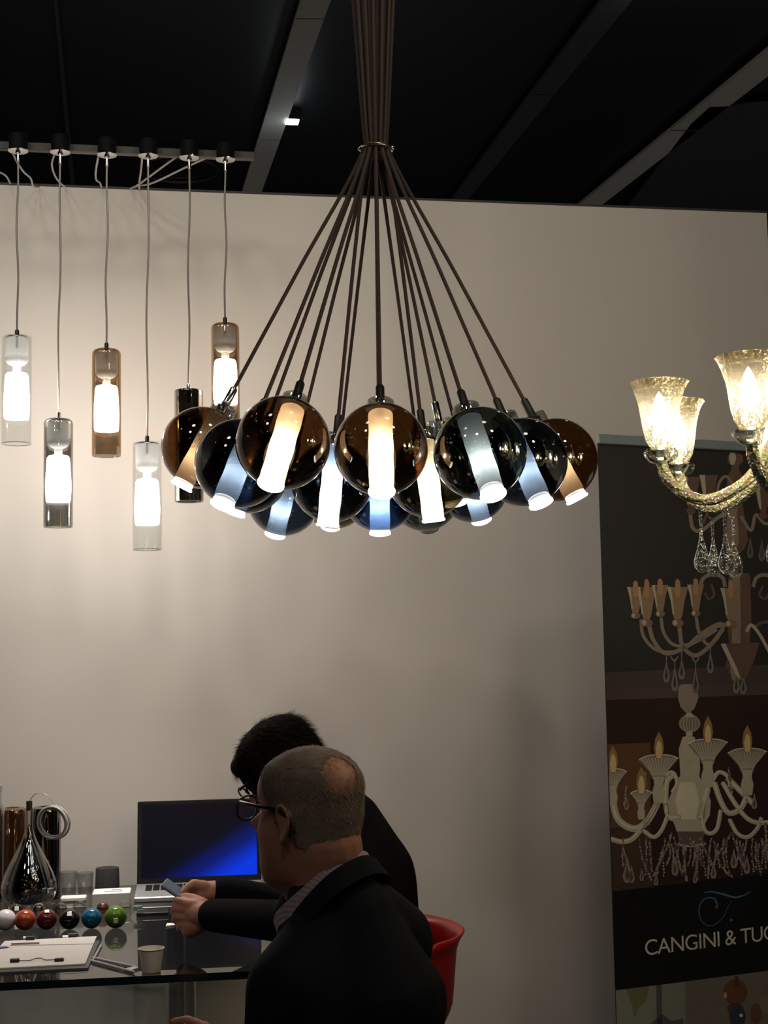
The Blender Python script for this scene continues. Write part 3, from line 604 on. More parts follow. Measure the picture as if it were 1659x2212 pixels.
# print: lower chandelier, mostly white
W1, W2, W3 = (146, 139, 124), (112, 102, 92), (170, 163, 146)
d = Draw()
d.poly([(1465, 1484), (1472, 1478), (1500, 1478), (1506, 1484), (1508, 1508), (1500, 1530), (1490, 1540), (1481, 1540), (1470, 1528), (1464, 1508)], W2, 3)
d.ell(1489, 1563, 24, 20, (94, 84, 72), 3); 
for k in range(-3, 4): d.line([(1489 + k * 3, 1545), (1489 + k * 7, 1563), (1489 + k * 3, 1580)], 1.6, W1, 4, 4)
d.prof(1488, [(1540, 5), (1546, 10), (1549, 6)], W1, 4); d.prof(1488, [(1580, 6), (1586, 8), (1590, 6)], W1, 4)
d.poly([(1474, 1592), (1488, 1588), (1500, 1592), (1510, 1620), (1512, 1660), (1508, 1700), (1470, 1700), (1468, 1650), (1466, 1618)], W1, 2)
d.prof(1489, [(1670, 16), (1690, 30), (1730, 46), (1760, 44), (1778, 34), (1800, 26)], W1, 3); d.prof(1484, [(1690, 16), (1730, 26), (1770, 18)], W3, 4)
d.prof(1492, [(1796, 30), (1800, 30), (1815, 26), (1828, 28)], (80, 68, 64), 4); d.line([(1462, 1824), (1492, 1828), (1524, 1822)], 4, W1, 5)
def cupw(x, y, s_, w=43):
    d.poly([(x - w * s_, y + 8 * s_), (x - w * .6 * s_, y - 1), (x, y - 4), (x + w * .6 * s_, y - 2), (x + w * s_, y + 4 * s_), (x + w * .7 * s_, y + 20 * s_), (x + w * .4 * s_, y + 34 * s_), (x + 13 * s_, y + 50 * s_), (x - 13 * s_, y + 50 * s_), (x - w * .45 * s_, y + 34 * s_), (x - w * .75 * s_, y + 20 * s_)], W2, 5)
    for k in range(-5, 6): d.line([(x + k * 7.6 * s_, y + 3), (x + k * 5 * s_, y + 20 * s_), (x + k * 2.2 * s_, y + 44 * s_)], 2.4 * s_, W1, 6, 3)
    d.line([(x - w * s_, y + 7 * s_), (x - w * .6 * s_, y - 1), (x, y - 4), (x + w * .6 * s_, y - 2), (x + w * s_, y + 4 * s_)], 2.4, W3, 7)
    d.poly([(x - 11, y - 18), (x - 8, y - 38), (x, y - 54), (x + 8, y - 38), (x + 11, y - 18), (x + 8, y), (x - 8, y)], (118, 96, 60), 7)
    d.poly([(x - 7, y - 14), (x - 4, y - 30), (x, y - 36), (x + 5, y - 28), (x + 7, y - 12), (x + 5, y + 4), (x - 5, y + 4)], (170, 150, 110), 8)
    d.prof(x, [(y + 40 * s_, 12 * s_), (y + 60 * s_, 10 * s_), (y + 76 * s_, 14 * s_), (y + 100 * s_, 11 * s_)], W1, 6)
cupw(1422, 1634, 1.0); cupw(1528, 1600, 1.0); cupw(1613, 1620, .98); cupw(1323, 1664, .75, 40); cupw(1384, 1710, .6, 40)
for a, w in (([(1426, 1720), (1400, 1770), (1370, 1790), (1335, 1770), (1320, 1720)], 15), ([(1318, 1812), (1345, 1818), (1372, 1806), (1410, 1750), (1434, 1700)], 11), ([(1390, 1795), (1412, 1808), (1430, 1790), (1442, 1750), (1424, 1720)], 9),
             ([(1455, 1674), (1440, 1690), (1438, 1740), (1446, 1766), (1470, 1766)], 11), ([(1424, 1690), (1450, 1668), (1462, 1690), (1452, 1712)], 9), ([(1536, 1690), (1552, 1668), (1572, 1678), (1576, 1700)], 9),
             ([(1542, 1690), (1556, 1730), (1574, 1756), (1600, 1745), (1614, 1710), (1618, 1680)], 12), ([(1560, 1690), (1590, 1740), (1620, 1772), (1659, 1776), (1720, 1760)], 10), ([(1575, 1770), (1592, 1800), (1615, 1808), (1636, 1788), (1644, 1766)], 9),
             ([(1520, 1720), (1518, 1780), (1530, 1800), (1548, 1790), (1556, 1750)], 9), ([(1529, 1660), (1528, 1700), (1516, 1760), (1510, 1766)], 13), ([(1570, 1680), (1600, 1710), (1630, 1740)], 12)):
    d.line(a, w, W1, 4); d.line([(x - 1.5, y - 1.5) for x, y in a], w * .35, W3, 5)
rnd = random.Random(3)
def chain(pts, n, s_, c1=(128, 116, 108)):
    q = bez([(x, y, 0) for x, y in pts], n // (len(pts) - 1) + 1)
    for p in q: d.ell(p.x + rnd.uniform(-1, 1), p.y, s_ * rnd.uniform(.6, 1.1), s_ * rnd.uniform(.8, 1.2), c1 if rnd.random() < .6 else (88, 76, 70), 6, 7)
chain([(1380, 1815), (1385, 1850), (1392, 1870), (1405, 1900)], 14, 2.8); chain([(1450, 1800), (1440, 1830), (1425, 1860), (1412, 1890)], 18, 3.2); chain([(1455, 1810), (1462, 1850), (1472, 1890)], 12, 3.0)
chain([(1480, 1830), (1478, 1870), (1482, 1900)], 16, 3.4); chain([(1500, 1830), (1504, 1870), (1505, 1900)], 16, 3.4); chain([(1520, 1830), (1530, 1860), (1528, 1895)], 16, 3.2)
chain([(1578, 1800), (1560, 1830), (1550, 1852), (1568, 1884), (1580, 1893)], 22, 3.2); chain([(1580, 1800), (1592, 1835), (1600, 1860), (1610, 1880)], 16, 3.2); chain([(1612, 1810), (1606, 1850), (1612, 1880)], 14, 3); chain([(1430, 1830), (1420, 1880), (1415, 1905)], 14, 3)
for cx_, n_ in ((1345, 1), (1395, 2), (1436, 3), (1468, 2), (1490, 3), (1512, 2), (1535, 3), (1562, 2), (1590, 3), (1625, 3), (1645, 2)):
    for j_ in range(n_):
        x_ = cx_ + j_ * 7; chain([(x_, 1812 + 6 * j_), (x_ + rnd.uniform(-5, 5), 1845), (x_ + rnd.uniform(-6, 6), rnd.uniform(1868, 1892))], 12, 2.6)
chain([(1398, 1716), (1396, 1690), (1392, 1670)], 8, 2.8); chain([(1573, 1660), (1576, 1690), (1580, 1710)], 8, 3.6); chain([(1352, 1700), (1350, 1720), (1346, 1740)], 8, 2.6); chain([(1345, 1830), (1352, 1860)], 8, 2.2); chain([(1652, 1780), (1655, 1820), (1657, 1860)], 14, 3)
for x, y, h in ((1354, 1850, 58), (1363, 1868, 40), (1385, 1875, 28), (1457, 1848, 44), (1540, 1860, 38), (1584, 1832, 44), (1612, 1846, 42), (1352, 1718, 32), (1628, 1712, 36), (1416, 1885, 28), (1500, 1880, 28)): d.drop(x, y, h, h * .36, (118, 106, 98), (70, 60, 54), 7)
d.done('printed_lower_chandelier', bn)
d = Draw()   # print: bottom pictures
d.poly([(1417, 2128), (1429, 2127), (1430, 2220), (1418, 2222)], (70, 72, 74), 3)
d.poly([(1352, 2137), (1402, 2131), (1396, 2160), (1378, 2178), (1370, 2200), (1364, 2168)], (92, 92, 62), 3); d.poly([(1405, 2210), (1430, 2190), (1450, 2205), (1475, 2200), (1480, 2260), (1400, 2270)], (70, 72, 72), 3)
d.ell(1588, 2142, 26, 28, (90, 58, 42), 3); d.ell(1588, 2178, 18, 12, (78, 52, 40), 3); d.ell(1592, 2196, 18, 24, (38, 50, 68), 4); d.ell(1600, 2193, 4, 4, (170, 180, 180), 5); d.ell(1566, 2150, 4, 7, (150, 130, 110), 4)
d.prof(1590, [(2108, 3), (2120, 5), (2130, 8)], (66, 50, 40), 4); d.ell(1655, 2170, 16, 20, (110, 98, 90), 3); d.ell(1632, 2190, 12, 24, (86, 66, 50), 3)
d.done('printed_bottom_pictures', bn)
d = Draw()   # emblem
BL = (58, 96, 124)
d.line([(1517, 1929), (1535, 1926), (1560, 1931), (1585, 1938), (1605, 1934), (1622, 1925)], (1, 7, 1), BL, 5, 8)
d.line([(1549, 1957), (1543, 1942), (1530, 1939), (1516, 1946), (1509, 1965), (1513, 1986), (1527, 1999), (1545, 1996), (1562, 1980), (1570, 1962), (1580, 1946)], (4.2, 2.6, 1.0), (50, 80, 106), 5, 8)
d.ell(1547, 1959, 3.2, 3.2, (74, 84, 96), 5); d.ell(1579, 1987, 3.2, 3.2, (74, 84, 96), 5)
d.done('emblem', bn)
def btext(txt, x0, y0, x1, y1, h, colr, name):
    cu = bpy.data.curves.new(name, 'FONT'); cu.body = txt; cu.size = 1.0; cu.space_character = 0.92
    o = bpy.data.objects.new(name, cu); col.objects.link(o); bpy.context.view_layer.update()
    w = o.dimensions.x; hh = 0.70
    a = Bp(x0, y0, 6); b = Bp(x1, y1, 6); L = (b - a).dot(BU)
    top = Bp(x0, y0 - h, 6); H = top.z - a.z
    me = bpy.data.meshes.new_from_object(o); bpy.data.objects.remove(o)
    vs = [a + BU * (v.co.x / w * L) + Z * (v.co.y / hh * H) + Z * ((b.z - a.z) * (v.co.x / w)) for v in me.vertices]
    for v, q in zip(me.vertices, vs): v.co = q
    me.materials.clear(); me.materials.append(colr)
    o = bpy.data.objects.new(name, me); col.objects.link(o); o.parent = bn; o.matrix_parent_inverse = Matrix.Translation(bn.location).inverted()
    return o
btext('CANGINI & TUC', 1391, 2064, 1672, 2029, 34, ink((176, 172, 158)), 'lettering')

# ------------------------------------------------------------------ glass table
TZ = 0.75
ga, gb = onz(0, 2123, TZ), onz(530, 2098, TZ)
TE = (gb - ga).normalized(); TN = V((-TE.y, TE.x, 0))
tl = ga - TE * 0.9; tr = gb + TE * 0.12; TD = 1.34; TL = (tr - tl).length
tb = thing('glass_table', (tl + tr) / 2 + TN * TD / 2 - Z * TZ, 'long clear glass desk with a thick dark green edge in the booth', 'table')
M_table = shell('table_glass', (0.38, 0.41, 0.41), 0.07, 0.0, 3.2)
M_edge = mat('green_glass_edge', (0.004, 0.016, 0.018), 0.1)
th = 0.018
mb = MB(); c = (tl + tr) / 2 + TN * TD / 2 - Z * 0.001
mb.add([tl, tr, tr + TN * TD, tl + TN * TD], [(0, 1, 2, 3)]); top_o = mb.build('table_top', M_table, tb, smooth=False)
mb = MB()
for a, b in ((tl, tr), (tr, tr + TN * TD), (tr + TN * TD, tl + TN * TD), (tl + TN * TD, tl)):
    mb.add([a, b, b - Z * th, a - Z * th], [(0, 3, 2, 1)])
mb.build('polished_edge', M_edge, top_o, smooth=False)
for (u, v) in ((TL - 0.27, 0.10), (TL - .30, TD - .15), (0.25, 0.12), (0.25, TD - .15)):
    q = tl + TE * u + TN * v
    MB().lathe([(0.0, 0.0), (0.034, 0.0), (0.034, TZ - th - .004), (0, TZ - th - .004)], (q.x, q.y, 0), n=32).build('leg', shell('acrylic', (0.86, 0.88, 0.88), 0.14, 0.04, 2.0), tb)
    MB().lathe([(0.0, TZ - th - .004), (0.045, TZ - th - .004), (0.045, TZ - th), (0, TZ - th)], (q.x, q.y, 0), n=32).build('fixing_plate', M_chrome, tb)
def T(px, py): return onz(px, py, TZ)

# laptop
lp = T(296, 1921); LE = TE; lw, ld = 0.395, 0.255
hinge = lp; lo = lp - TN * ld
lt = thing('laptop', lp + TE * lw / 2 - TN * ld / 2, 'open laptop with a glowing deep blue screen at the back of the glass desk', 'laptop')
c = lp + TE * lw / 2 - TN * ld / 2 + Z * 0.008
base = MB().bbox(c, (lw / 2, ld / 2, 0.008), (TE, TN, Z), .003).build('keyboard_base', mat('aluminium', (0.42, 0.42, 0.42), 0.4, 0.5), lt, smooth=False)
mb = MB()
for r_ in range(5):
    for k in range(14): mb.box(lp + TE * (.04 + .0235 * k) - TN * (.045 + .021 * r_) + Z * .0168, (.0098, .0088, .0010), (TE, TN, Z))
mb.build('keys', M_black, base, smooth=False)
MB().box(lp + TE * lw / 2 - TN * .2 + Z * .0163, (.06, .035, .0004), (TE, TN, Z)).build('touchpad', mat('aluminium_dark', (0.33, 0.33, 0.33), 0.3, 0.5), base, smooth=False)
tilt = math.radians(14); LU = (Z * math.cos(tilt) + TN * math.sin(tilt)); LNm = LU.cross(TE)
lh = 0.262
lb = lp + Z * .014
lid = MB().bbox(lb + TE * lw / 2 + LU * lh / 2, (lw / 2, lh / 2, 0.0035), (TE, LU, LNm), .003).build('lid', mat('matt_black', (1, 1, 1)), lt, smooth=False)
fr = -LNm if (-LNm).y < 0 else LNm
def scr_mat():
    m = bpy.data.materials.new('blue_screen'); m.use_nodes = True; nt = m.node_tree; b = nt.nodes['Principled BSDF']
    b.inputs['Base Color'].default_value = (0.004, 0.004, 0.006, 1); b.inputs['Roughness'].default_value = 0.35; b.inputs['Specular IOR Level'].default_value = 0.08
    uv = nt.nodes.new('ShaderNodeUVMap'); sp = nt.nodes.new('ShaderNodeSeparateXYZ'); nt.links.new(uv.outputs[0], sp.inputs[0])
    # wallpaper: glow rising from the lower right, fading over a slanted front
    a = nt.nodes.new('ShaderNodeMath'); a.operation = 'MULTIPLY_ADD'; a.inputs[1].default_value = 0.95; a.inputs[2].default_value = 0.02
    nt.links.new(sp.outputs[0], a.inputs[0])
    s2 = nt.nodes.new('ShaderNodeMath'); s2.operation = 'SUBTRACT'; nt.links.new(a.outputs[0], s2.inputs[0]); nt.links.new(sp.outputs[1], s2.inputs[1])
    rp = nt.nodes.new('ShaderNodeValToRGB'); nt.links.new(s2.outputs[0], rp.inputs[0]); e = rp.color_ramp
    e.elements[0].position = 0.0; e.elements[0].color = (0.001, 0.0012, 0.004, 1)
    e.elements[1].position = 0.72; e.elements[1].color = (0.0, 0.035, 0.75, 1)
    k = e.elements.new(0.15); k.color = (0.001, 0.002, 0.012, 1); k = e.elements.new(0.42); k.color = (0.001, 0.008, 0.16, 1)
    nt.links.new(rp.outputs[0], b.inputs['Emission Color']); b.inputs['Emission Strength'].default_value = 1.0
    return m
sx0, sx1, sy0, sy1 = .013, lw - .013, .018, lh - .013
q = [lb + TE * sx0 + LU * sy0, lb + TE * sx1 + LU * sy0, lb + TE * sx1 + LU * sy1, lb + TE * sx0 + LU * sy1]
s_o = MB().add([p + fr * .0038 for p in q], [(0, 1, 2, 3)]).build('screen', scr_mat(), lid, smooth=False)
uvl = s_o.data.uv_layers.new(name='UVMap')
for li, uvc in enumerate(((0, 0), (1, 0), (1, 1), (0, 1))): uvl.data[li].uv = uvc

# things at the back left
def T2(px, py): return T(px, py)
sp = T(232, 1934); tag(MB().lathe([(0, 0), (.037, 0), (.038, .004), (.036, .082), (.034, .085), (.028, .0855), (0, .082)], sp, n=36).build('portable_speaker', mat('dark_mesh', (0.012, 0.012, 0.012), 0.7, bump=.6, bump_scale=500)), 'small black cylindrical speaker behind the white boxes left of the laptop', 'speaker')
bx = T(240, 1962); bt_ = thing('white_box', bx, 'white printed cardboard box on the desk in front of the black speaker', 'box')
MB().bbox(bx + TN * .045 + Z * .022, (.055, .045, .022), (TE, TN, Z), .002).build('carton', M_white, bt_, smooth=False)
mb = MB()
for k in range(2): mb.tube([bx + TN * (.03 + .02 * k) + TE * (-.02 + .02 * k) + Z * .0445 + TE * (j * .004) + TN * (.004 * math.sin(j * 1.7)) for j in range(8)], .0012, 5)
mb.tube([bx + TN * .02 + TE * .01 + Z * .0445, bx + TN * .03 + TE * .03 + Z * .0445], .0012, 5)
mb.build('printed_sketch', mat('sepia_ink', (0.09, 0.06, 0.05), 0.7), bt_)
cb = T(158, 1949); tag(MB().bbox(cb + Z * .008 + TN * .02, (.038, .022, .007), (TE, TN, Z), .003).build('white_card_box', M_white, smooth=False), 'small flat white box on the desk between teardrop lamp and larger white box', 'box')
for (px, py, h, lb_) in ((148, 1936, .075, 'clear plastic tumbler beside the teardrop lamp, the left of two'), (184, 1934, .07, 'clear plastic tumbler nearer the speaker, the right of two')):
    q = T(px, py); tag(MB().lathe([(0, 0), (.022, 0), (.027, h), (.0275, h), (.0265, h), (.0215, .002), (0, .002)], q, n=28).build('plastic_tumbler', shell('plastic', (0.86, 0.86, 0.87), 0.06, 0.1, 2.0)), lb_, 'tumbler', 'clear tumblers at the back of the desk')
fo = T(330, 1975); tag(MB().bbox(fo + Z * .006, (.045, .035, .005), (TE, TN, Z), .001).build('laptop_base_reflection', M_black, smooth=False), 'small black slab for the dark reflection of the laptop base, beside the clear sample ball', 'reflection')  # dark slab in place of the laptop base's reflection in the glass
# teardrop lamp
q = T(62, 1962); td = thing('teardrop_lamp', q, 'clear and mirrored glass teardrop pendant lamp standing on the desk with a coiled cord', 'lamp')
prof = [(0, 0), (.03, .001), (.055, .008), (.074, .028), (.082, .052), (.080, .075), (.070, .105), (.053, .14), (.036, .172), (.023, .198), (.014, .222), (.0105, .25), (.010, .292)]
body = MB().lathe(prof, q, n=48).build('outer_glass', shell('thick_tear_glass', (0.80, 0.80, 0.77), 0.18, 0.02, 1.6), td)
inn = [(0, .012), (.03, .013), (.048, .022), (.060, .045), (.061, .065), (.054, .095), (.041, .13), (.027, .16), (.016, .185), (.008, .205), (.004, .24), (0, .25)]
MB().lathe(inn, q, n=48).build('inner_mirror', mat('black_mirror', (0.55, 0.55, 0.55), 0.03, 1.0), td)
MB().lathe([(0, .286), (.009, .286), (.009, .314), (0, .314)], q, n=16).build('socket', mat('brown_metal', (0.05, 0.035, 0.025), 0.4, 0.5), td)
ccen = P(112, 1777, q.y - .03); mb = MB()
for k, (dx, dz, R_) in enumerate(((0, 0, .047), (.004, .002, .043), (-.003, -.004, .045), (.006, -.001, .048))): 
    mb.torus(ccen + V((dx, .004 * k, dz)), R_, .0032, axis=(.25, 1, .1), n=48, k=8)
cz_o = mb.build('cord_coil', mat('clear_cord', (0.34, 0.32, 0.29), 0.35), td); cz_o['kind'] = 'stuff'
MB().tube(bez([q + Z * .312, q + V((.02, -.01, .335)), q + V((.055, -.02, .333)), q + V((.082, -.02, .305)), ccen + V((.04, 0, .02))], 8), .0013, 6).build('thin_wire', mat('clear_cord', (1, 1, 1)), td)
for (px, py, r_, h, gm, lb_) in ((98, 1942, .046, .281, shell('grey_mirror_cyl', (0.12, 0.12, 0.10), 0.34, 0.04, 2.0, (.75, .72, .66), .1, 10), 'dark grey mirrored glass cylinder shade standing behind the teardrop lamp cord'),
                              (26, 1940, .047, .276, shell('amber_mirror_cyl', (0.30, 0.18, 0.12), 0.28, 0.04, 2.0, (.9, .66, .5), .1, 10), 'brown amber mirrored glass cylinder shade at the left behind the teardrop lamp')):
    q2 = T(px, py); tag(MB().lathe([(0, .001), (r_ - .002, .001), (r_, .003), (r_, h - .014), (r_ - .004, h - .004), (r_ - .014, h), (.02, h)], q2, n=40).build('mirrored_shade', gm), lb_, 'lamp shade', 'mirrored glass cylinders on the desk')
q2 = T(-22, 1950); gv = thing('tall_glass_jar', q2, 'tall clear glass jar cut off by the left picture edge', 'jar')
MB().lathe([(0, .002), (.042, .002), (.043, .28), (.034, .30), (.034, .335), (.031, .335), (.031, .30), (.039, .28)], q2, n=36).build('glass_body', M_clear2, gv)
MB().lathe([(0, .336), (.035, .336), (.035, .352), (0, .352)], q2, n=36).build('grey_lid', mat('grey_lid', (0.30, 0.30, 0.31), 0.5), gv)

# sample balls
def ball(px, py, r, mt, lb_, sticker=None, neck=None, solid=False):
    q = T(px, py); c = q + Z * r
    o = thing('glass_sample_ball', q, lb_, 'glass ball', 'coloured glass sample balls on the desk')
    MB().ell(c, r * .995, nu=32, nv=20).build('ball', mt, o)
    if sticker is not None:
        s_ = sticker; n = (EYE - c).normalized(); side = Z.cross(n).normalized(); upv = n.cross(side)
        n2 = (n + upv * s_).normalized(); a1 = Z.cross(n2).normalized(); a2 = n2.cross(a1)
        MB().bbox(c + n2 * (r + .0006), (.006, .0065, .0006), (a1, a2, n2), .0005).build('price_sticker', M_white, o, smooth=False)
    if neck:
        ax = neck; MB().lathe([(.0085, r * .93), (.009, r + .022), (.0075, r + .022), (.0072, r * .93)], c, ax, n=18).build('glass_neck', M_clear2, o)
def col_glass(n, c): return mat(n, c, 0.06, noise_amt=.04, coat=0.6)
ball(12, 2010, .0285, mat('opal_white', (0.66, 0.62, 0.64), 0.12), 'opaque white glass ball at the left end of the row of coloured balls')
ball(54, 2010, .0285, col_glass('g_orange', (0.36, 0.055, 0.012)), 'orange glass ball, second in the row on the desk', None)
ball(101, 2009, .028, col_glass('g_red', (0.10, 0.010, 0.012)), 'dark red glass ball between the orange and the black one', 1.2)
ball(150, 2008, .028, col_glass('g_black', (0.010, 0.008, 0.008)), 'black glass ball with a white sticker in the row', .55)
ball(198, 2006, .028, col_glass('g_blue', (0.006, 0.10, 0.20)), 'bright blue glass ball right of the black one')
ball(250, 2005, .0305, mat('g_green', (0.075, 0.16, 0.012), 0.08, noise_amt=.05, coat=.5), 'translucent lime green glass ball at the right end of the front row', -.35)
ball(222, 1976, .018, shell('g_amber', (0.60, 0.26, 0.02), 0.10, .03, 3), 'small amber yellow glass ball behind the blue and green balls')
ball(272, 1982, .025, M_clear, 'clear glass ball with a glass neck behind the green ball', None, (TE * .95 - TN * .1))
ball(130, 1980, .020, shell('g_smoke', (0.62, 0.60, 0.57), 0.12, .03, 2.5), 'smoky clear glass ball behind the dark red and black balls')
ball(172, 1976, .020, shell('g_smoke2', (0.70, 0.69, 0.66), 0.12, .03, 2.5), 'clear greyish glass ball behind the black and blue balls')
ball(36, 1980, .019, shell('g_smoke', (1, 1, 1)), 'clear greyish glass ball behind the white and orange balls', .2)
ball(83, 1977, .018, shell('g_chrome', (0.35, 0.38, 0.38), 0.35, .03, 2), 'silvery glass ball below the teardrop lamp', None)

# clipboards, cup, straws, pen, paper
def quad(pts, z, h, name, mt, parent=None):
    b_ = [T(*p) + Z * z for p in pts]; t_ = [p + Z * h for p in b_]
    return MB().add(b_ + t_, [(0, 3, 2, 1), (4, 5, 6, 7), (0, 1, 5, 4), (1, 2, 6, 5), (2, 3, 7, 6), (3, 0, 4, 7)]).build(name, mt, parent, smooth=False)
bb = T(100, 2070); cl = thing('clipboard', bb, 'clipboard holding a white sheet with two dark binder clips on the glass desk', 'clipboard')
bd = quad([(-45, 2107), (190, 2095), (216, 2036), (-20, 2046)], .001, .004, 'board', mat('clear_board', (0.10, 0.10, 0.11), 0.25), cl)
quad([(-45, 2101), (184, 2089), (209, 2029), (10, 2040)], .0055, .003, 'paper_sheet', M_white, cl)
quad([(20, 2050), (202, 2046), (202, 2047), (20, 2051)], .0087, .0004, 'printed_line', mat('grey_ink', (.25, .25, .25)), cl)
quad([(24, 2045), (85, 2043), (85, 2047), (24, 2049)], .0087, .0004, 'dark_heading', mat('sepia_ink', (1, 1, 1)), cl)
for (x, y) in ((65, 2037), (157, 2031), (32, 2086), (128, 2084)):
    p = T(x, y) + Z * .012; MB().tube([p - TE * .011, p + TE * .011], [.0062, .0062], 8).tube([p - TE * .006, p - TE * .007 - TN * .012 + Z * .004, p + TE * .007 - TN * .012 + Z * .004, p + TE * .006], .0009, 5).build('binder_clip', mat('dark_clip', (0.02, 0.012, 0.012), 0.3), cl)
p0, p1 = T(40, 2086) + Z * .012, T(122, 2084) + Z * .012
MB().tube(bez([p0, p0.lerp(p1, .3), p0.lerp(p1, .42) + TN * .02, p0.lerp(p1, .58) + TN * .02, p0.lerp(p1, .7), p1], 6), .0011, 6).build('clip_wire', mat('dark_clip', (1, 1, 1)), cl)
c2 = thing('acrylic_board', T(80, 2102), 'clear acrylic board with shiny edge lying under the front of the clipboard', 'board')
quad([(-40, 2112), (188, 2101), (200, 2085), (-40, 2098)], .0002, .0006, 'sheet', shell('acrylic_sheet', (.7, .72, .72), .2, .05, 2), c2)
q = T(327, 2099); cp = thing('paper_cup', q, 'small white paper cup with a beige drink on the glass desk', 'cup')
MB().lathe([(0, .001), (.0215, .001), (.022, .003), (.0290, .0525), (.0308, .0535), (.0310, .0550), (.0290, .0555), (.0275, .053), (.0212, .006), (0, .006)], q, n=40).build('cup_body', mat('paper_cup', (0.88, 0.80, 0.70), 0.6), cp)
MB().lathe([(0, .04), (.0258, .04), (.0258, .0405), (0, .0405)], q, n=32).build('drink', mat('milky_coffee', (0.30, 0.20, 0.13), 0.3), cp)
def stick(a, b, r, mt, lb_, nm, ct):
    pa, pb = T(*a) + Z * (r + .0005), T(*b) + Z * (r + .0005); t_ = thing(nm, pa, lb_, ct)
    MB().tube([pa, pb], r, 10).build('barrel', mt, t_); MB().tube([pb, pb + (pb - pa).normalized() * .012], [r * .9, r * .2], 10).build('tip', mt, t_)
    return t_
stick((196, 2079), (287, 2103), .0036, mat('white_plastic', (0.55, 0.53, 0.52), 0.4), 'white plastic pen lying beside the clipboard, the nearer of the white ones', 'pen', 'pen')
stick((200, 2072), (290, 2092), .0032, mat('white_plastic', (1, 1, 1)), 'thin white pen lying behind the nearer white pen beside the cup', 'pen', 'pen')
stick((218, 2045), (202, 2075), .003, mat('white_plastic', (1, 1, 1)), 'white pen standing along the right edge of the clipboard', 'pen', 'pen')
stick((-30, 2060), (12, 2055), .0065, mat('blue_plastic', (0.01, 0.015, 0.16), 0.3), 'blue pen at the left picture edge on the clipboard', 'pen', 'pen')
tag(quad([(262, 2098), (292, 2092), (299, 2094), (284, 2100)], .001, .004, 'sugar_sachet', M_white), 'small white paper sachet at the end of the white pens', 'sachet')
tag(quad([(358, 2003), (376, 2001), (384, 1997), (361, 1997)], .001, .003, 'paper_scrap', M_white), 'small white paper scrap beside the hands holding the phone', 'paper')
tag(quad([(50, 2026), (68, 2025), (68, 2029), (50, 2030)], .001, .003, 'paper_tag', M_white), 'small white tag behind the clipboard, left of two', 'tag', 'small tags behind the clipboard')
tag(quad([(135, 2024), (156, 2023), (156, 2027), (135, 2028)], .001, .003, 'paper_tag', M_white), 'small white tag behind the clipboard, right of two', 'tag', 'small tags behind the clipboard')

# ------------------------------------------------------------------ people: builders
HT = np.array([  # z, front, back, half width
    (-.122, .070, -.010, .022), (-.112, .082, -.028, .036), (-.098, .090, -.062, .050), (-.080, .092, -.078, .058), (-.060, .091, -.088, .064),
    (-.040, .090, -.094, .068), (-.020, .089, -.098, .071), (0, .087, -.101, .073), (.018, .084, -.103, .075), (.040, .090, -.102, .076),
    (.060, .090, -.104, .078), (.078, .082, -.100, .075), (.093, .069, -.091, .068), (.105, .051, -.076, .057), (.115, .029, -.055, .042), (.121, .010, -.034, .025), (.1235, -.008, -.020, .010)])
def head_pt(z, t, grow=0.0):
    f = np.interp(z, HT[:, 0], HT[:, 1]); b = np.interp(z, HT[:, 0], HT[:, 2]); w = np.interp(z, HT[:, 0], HT[:, 3])
    cy = (f + b) / 2 * .35; s_, c_ = math.sin(t), math.cos(t)
    x = w * math.copysign(abs(s_) ** .92, s_); y = cy + ((f - cy) if c_ > 0 else (cy - b)) * math.copysign(abs(c_) ** .88, c_)
    if c_ > 0:
        g = lambda sx, z0, sz: math.exp(-(x / sx) ** 2 - ((z - z0) / sz) ** 2)
        y += .030 * math.exp(-(x / .0105) ** 2) * max(0, 1 - abs((z + .012) / .040)) ** .8 * (1 if z > -.012 else 1)   # nose
        y += .016 * math.exp(-(x / .009) ** 2) * math.exp(-((z + .010) / .018) ** 2)
        y += .006 * g(.016, -.052, .008) + .006 * g(.015, -.068, .008) - .004 * g(.02, -.060, .003)      # lips
        y += .006 * g(.018, -.104, .014)                                                                   # chin
        y -= .012 * math.exp(-((abs(x) - .032) / .016) ** 2 - ((z - .022) / .014) ** 2)                   # eye sockets
        y += .006 * math.exp(-((abs(x) - .030) / .010) ** 2 - ((z - .020) / .008) ** 2)                   # eyeballs
        y += .004 * math.exp(-((abs(x) - .028) / .022) ** 2 - ((z - .044) / .008) ** 2)                   # brow
        y += .004 * math.exp(-((abs(x) - .045) / .018) ** 2 - ((z + .018) / .018) ** 2)                   # cheek
    p = V((x, y, z))
    if grow:
        c = V((0, -.01, .0)); p = p + (p - c).normalized() * grow
    return p
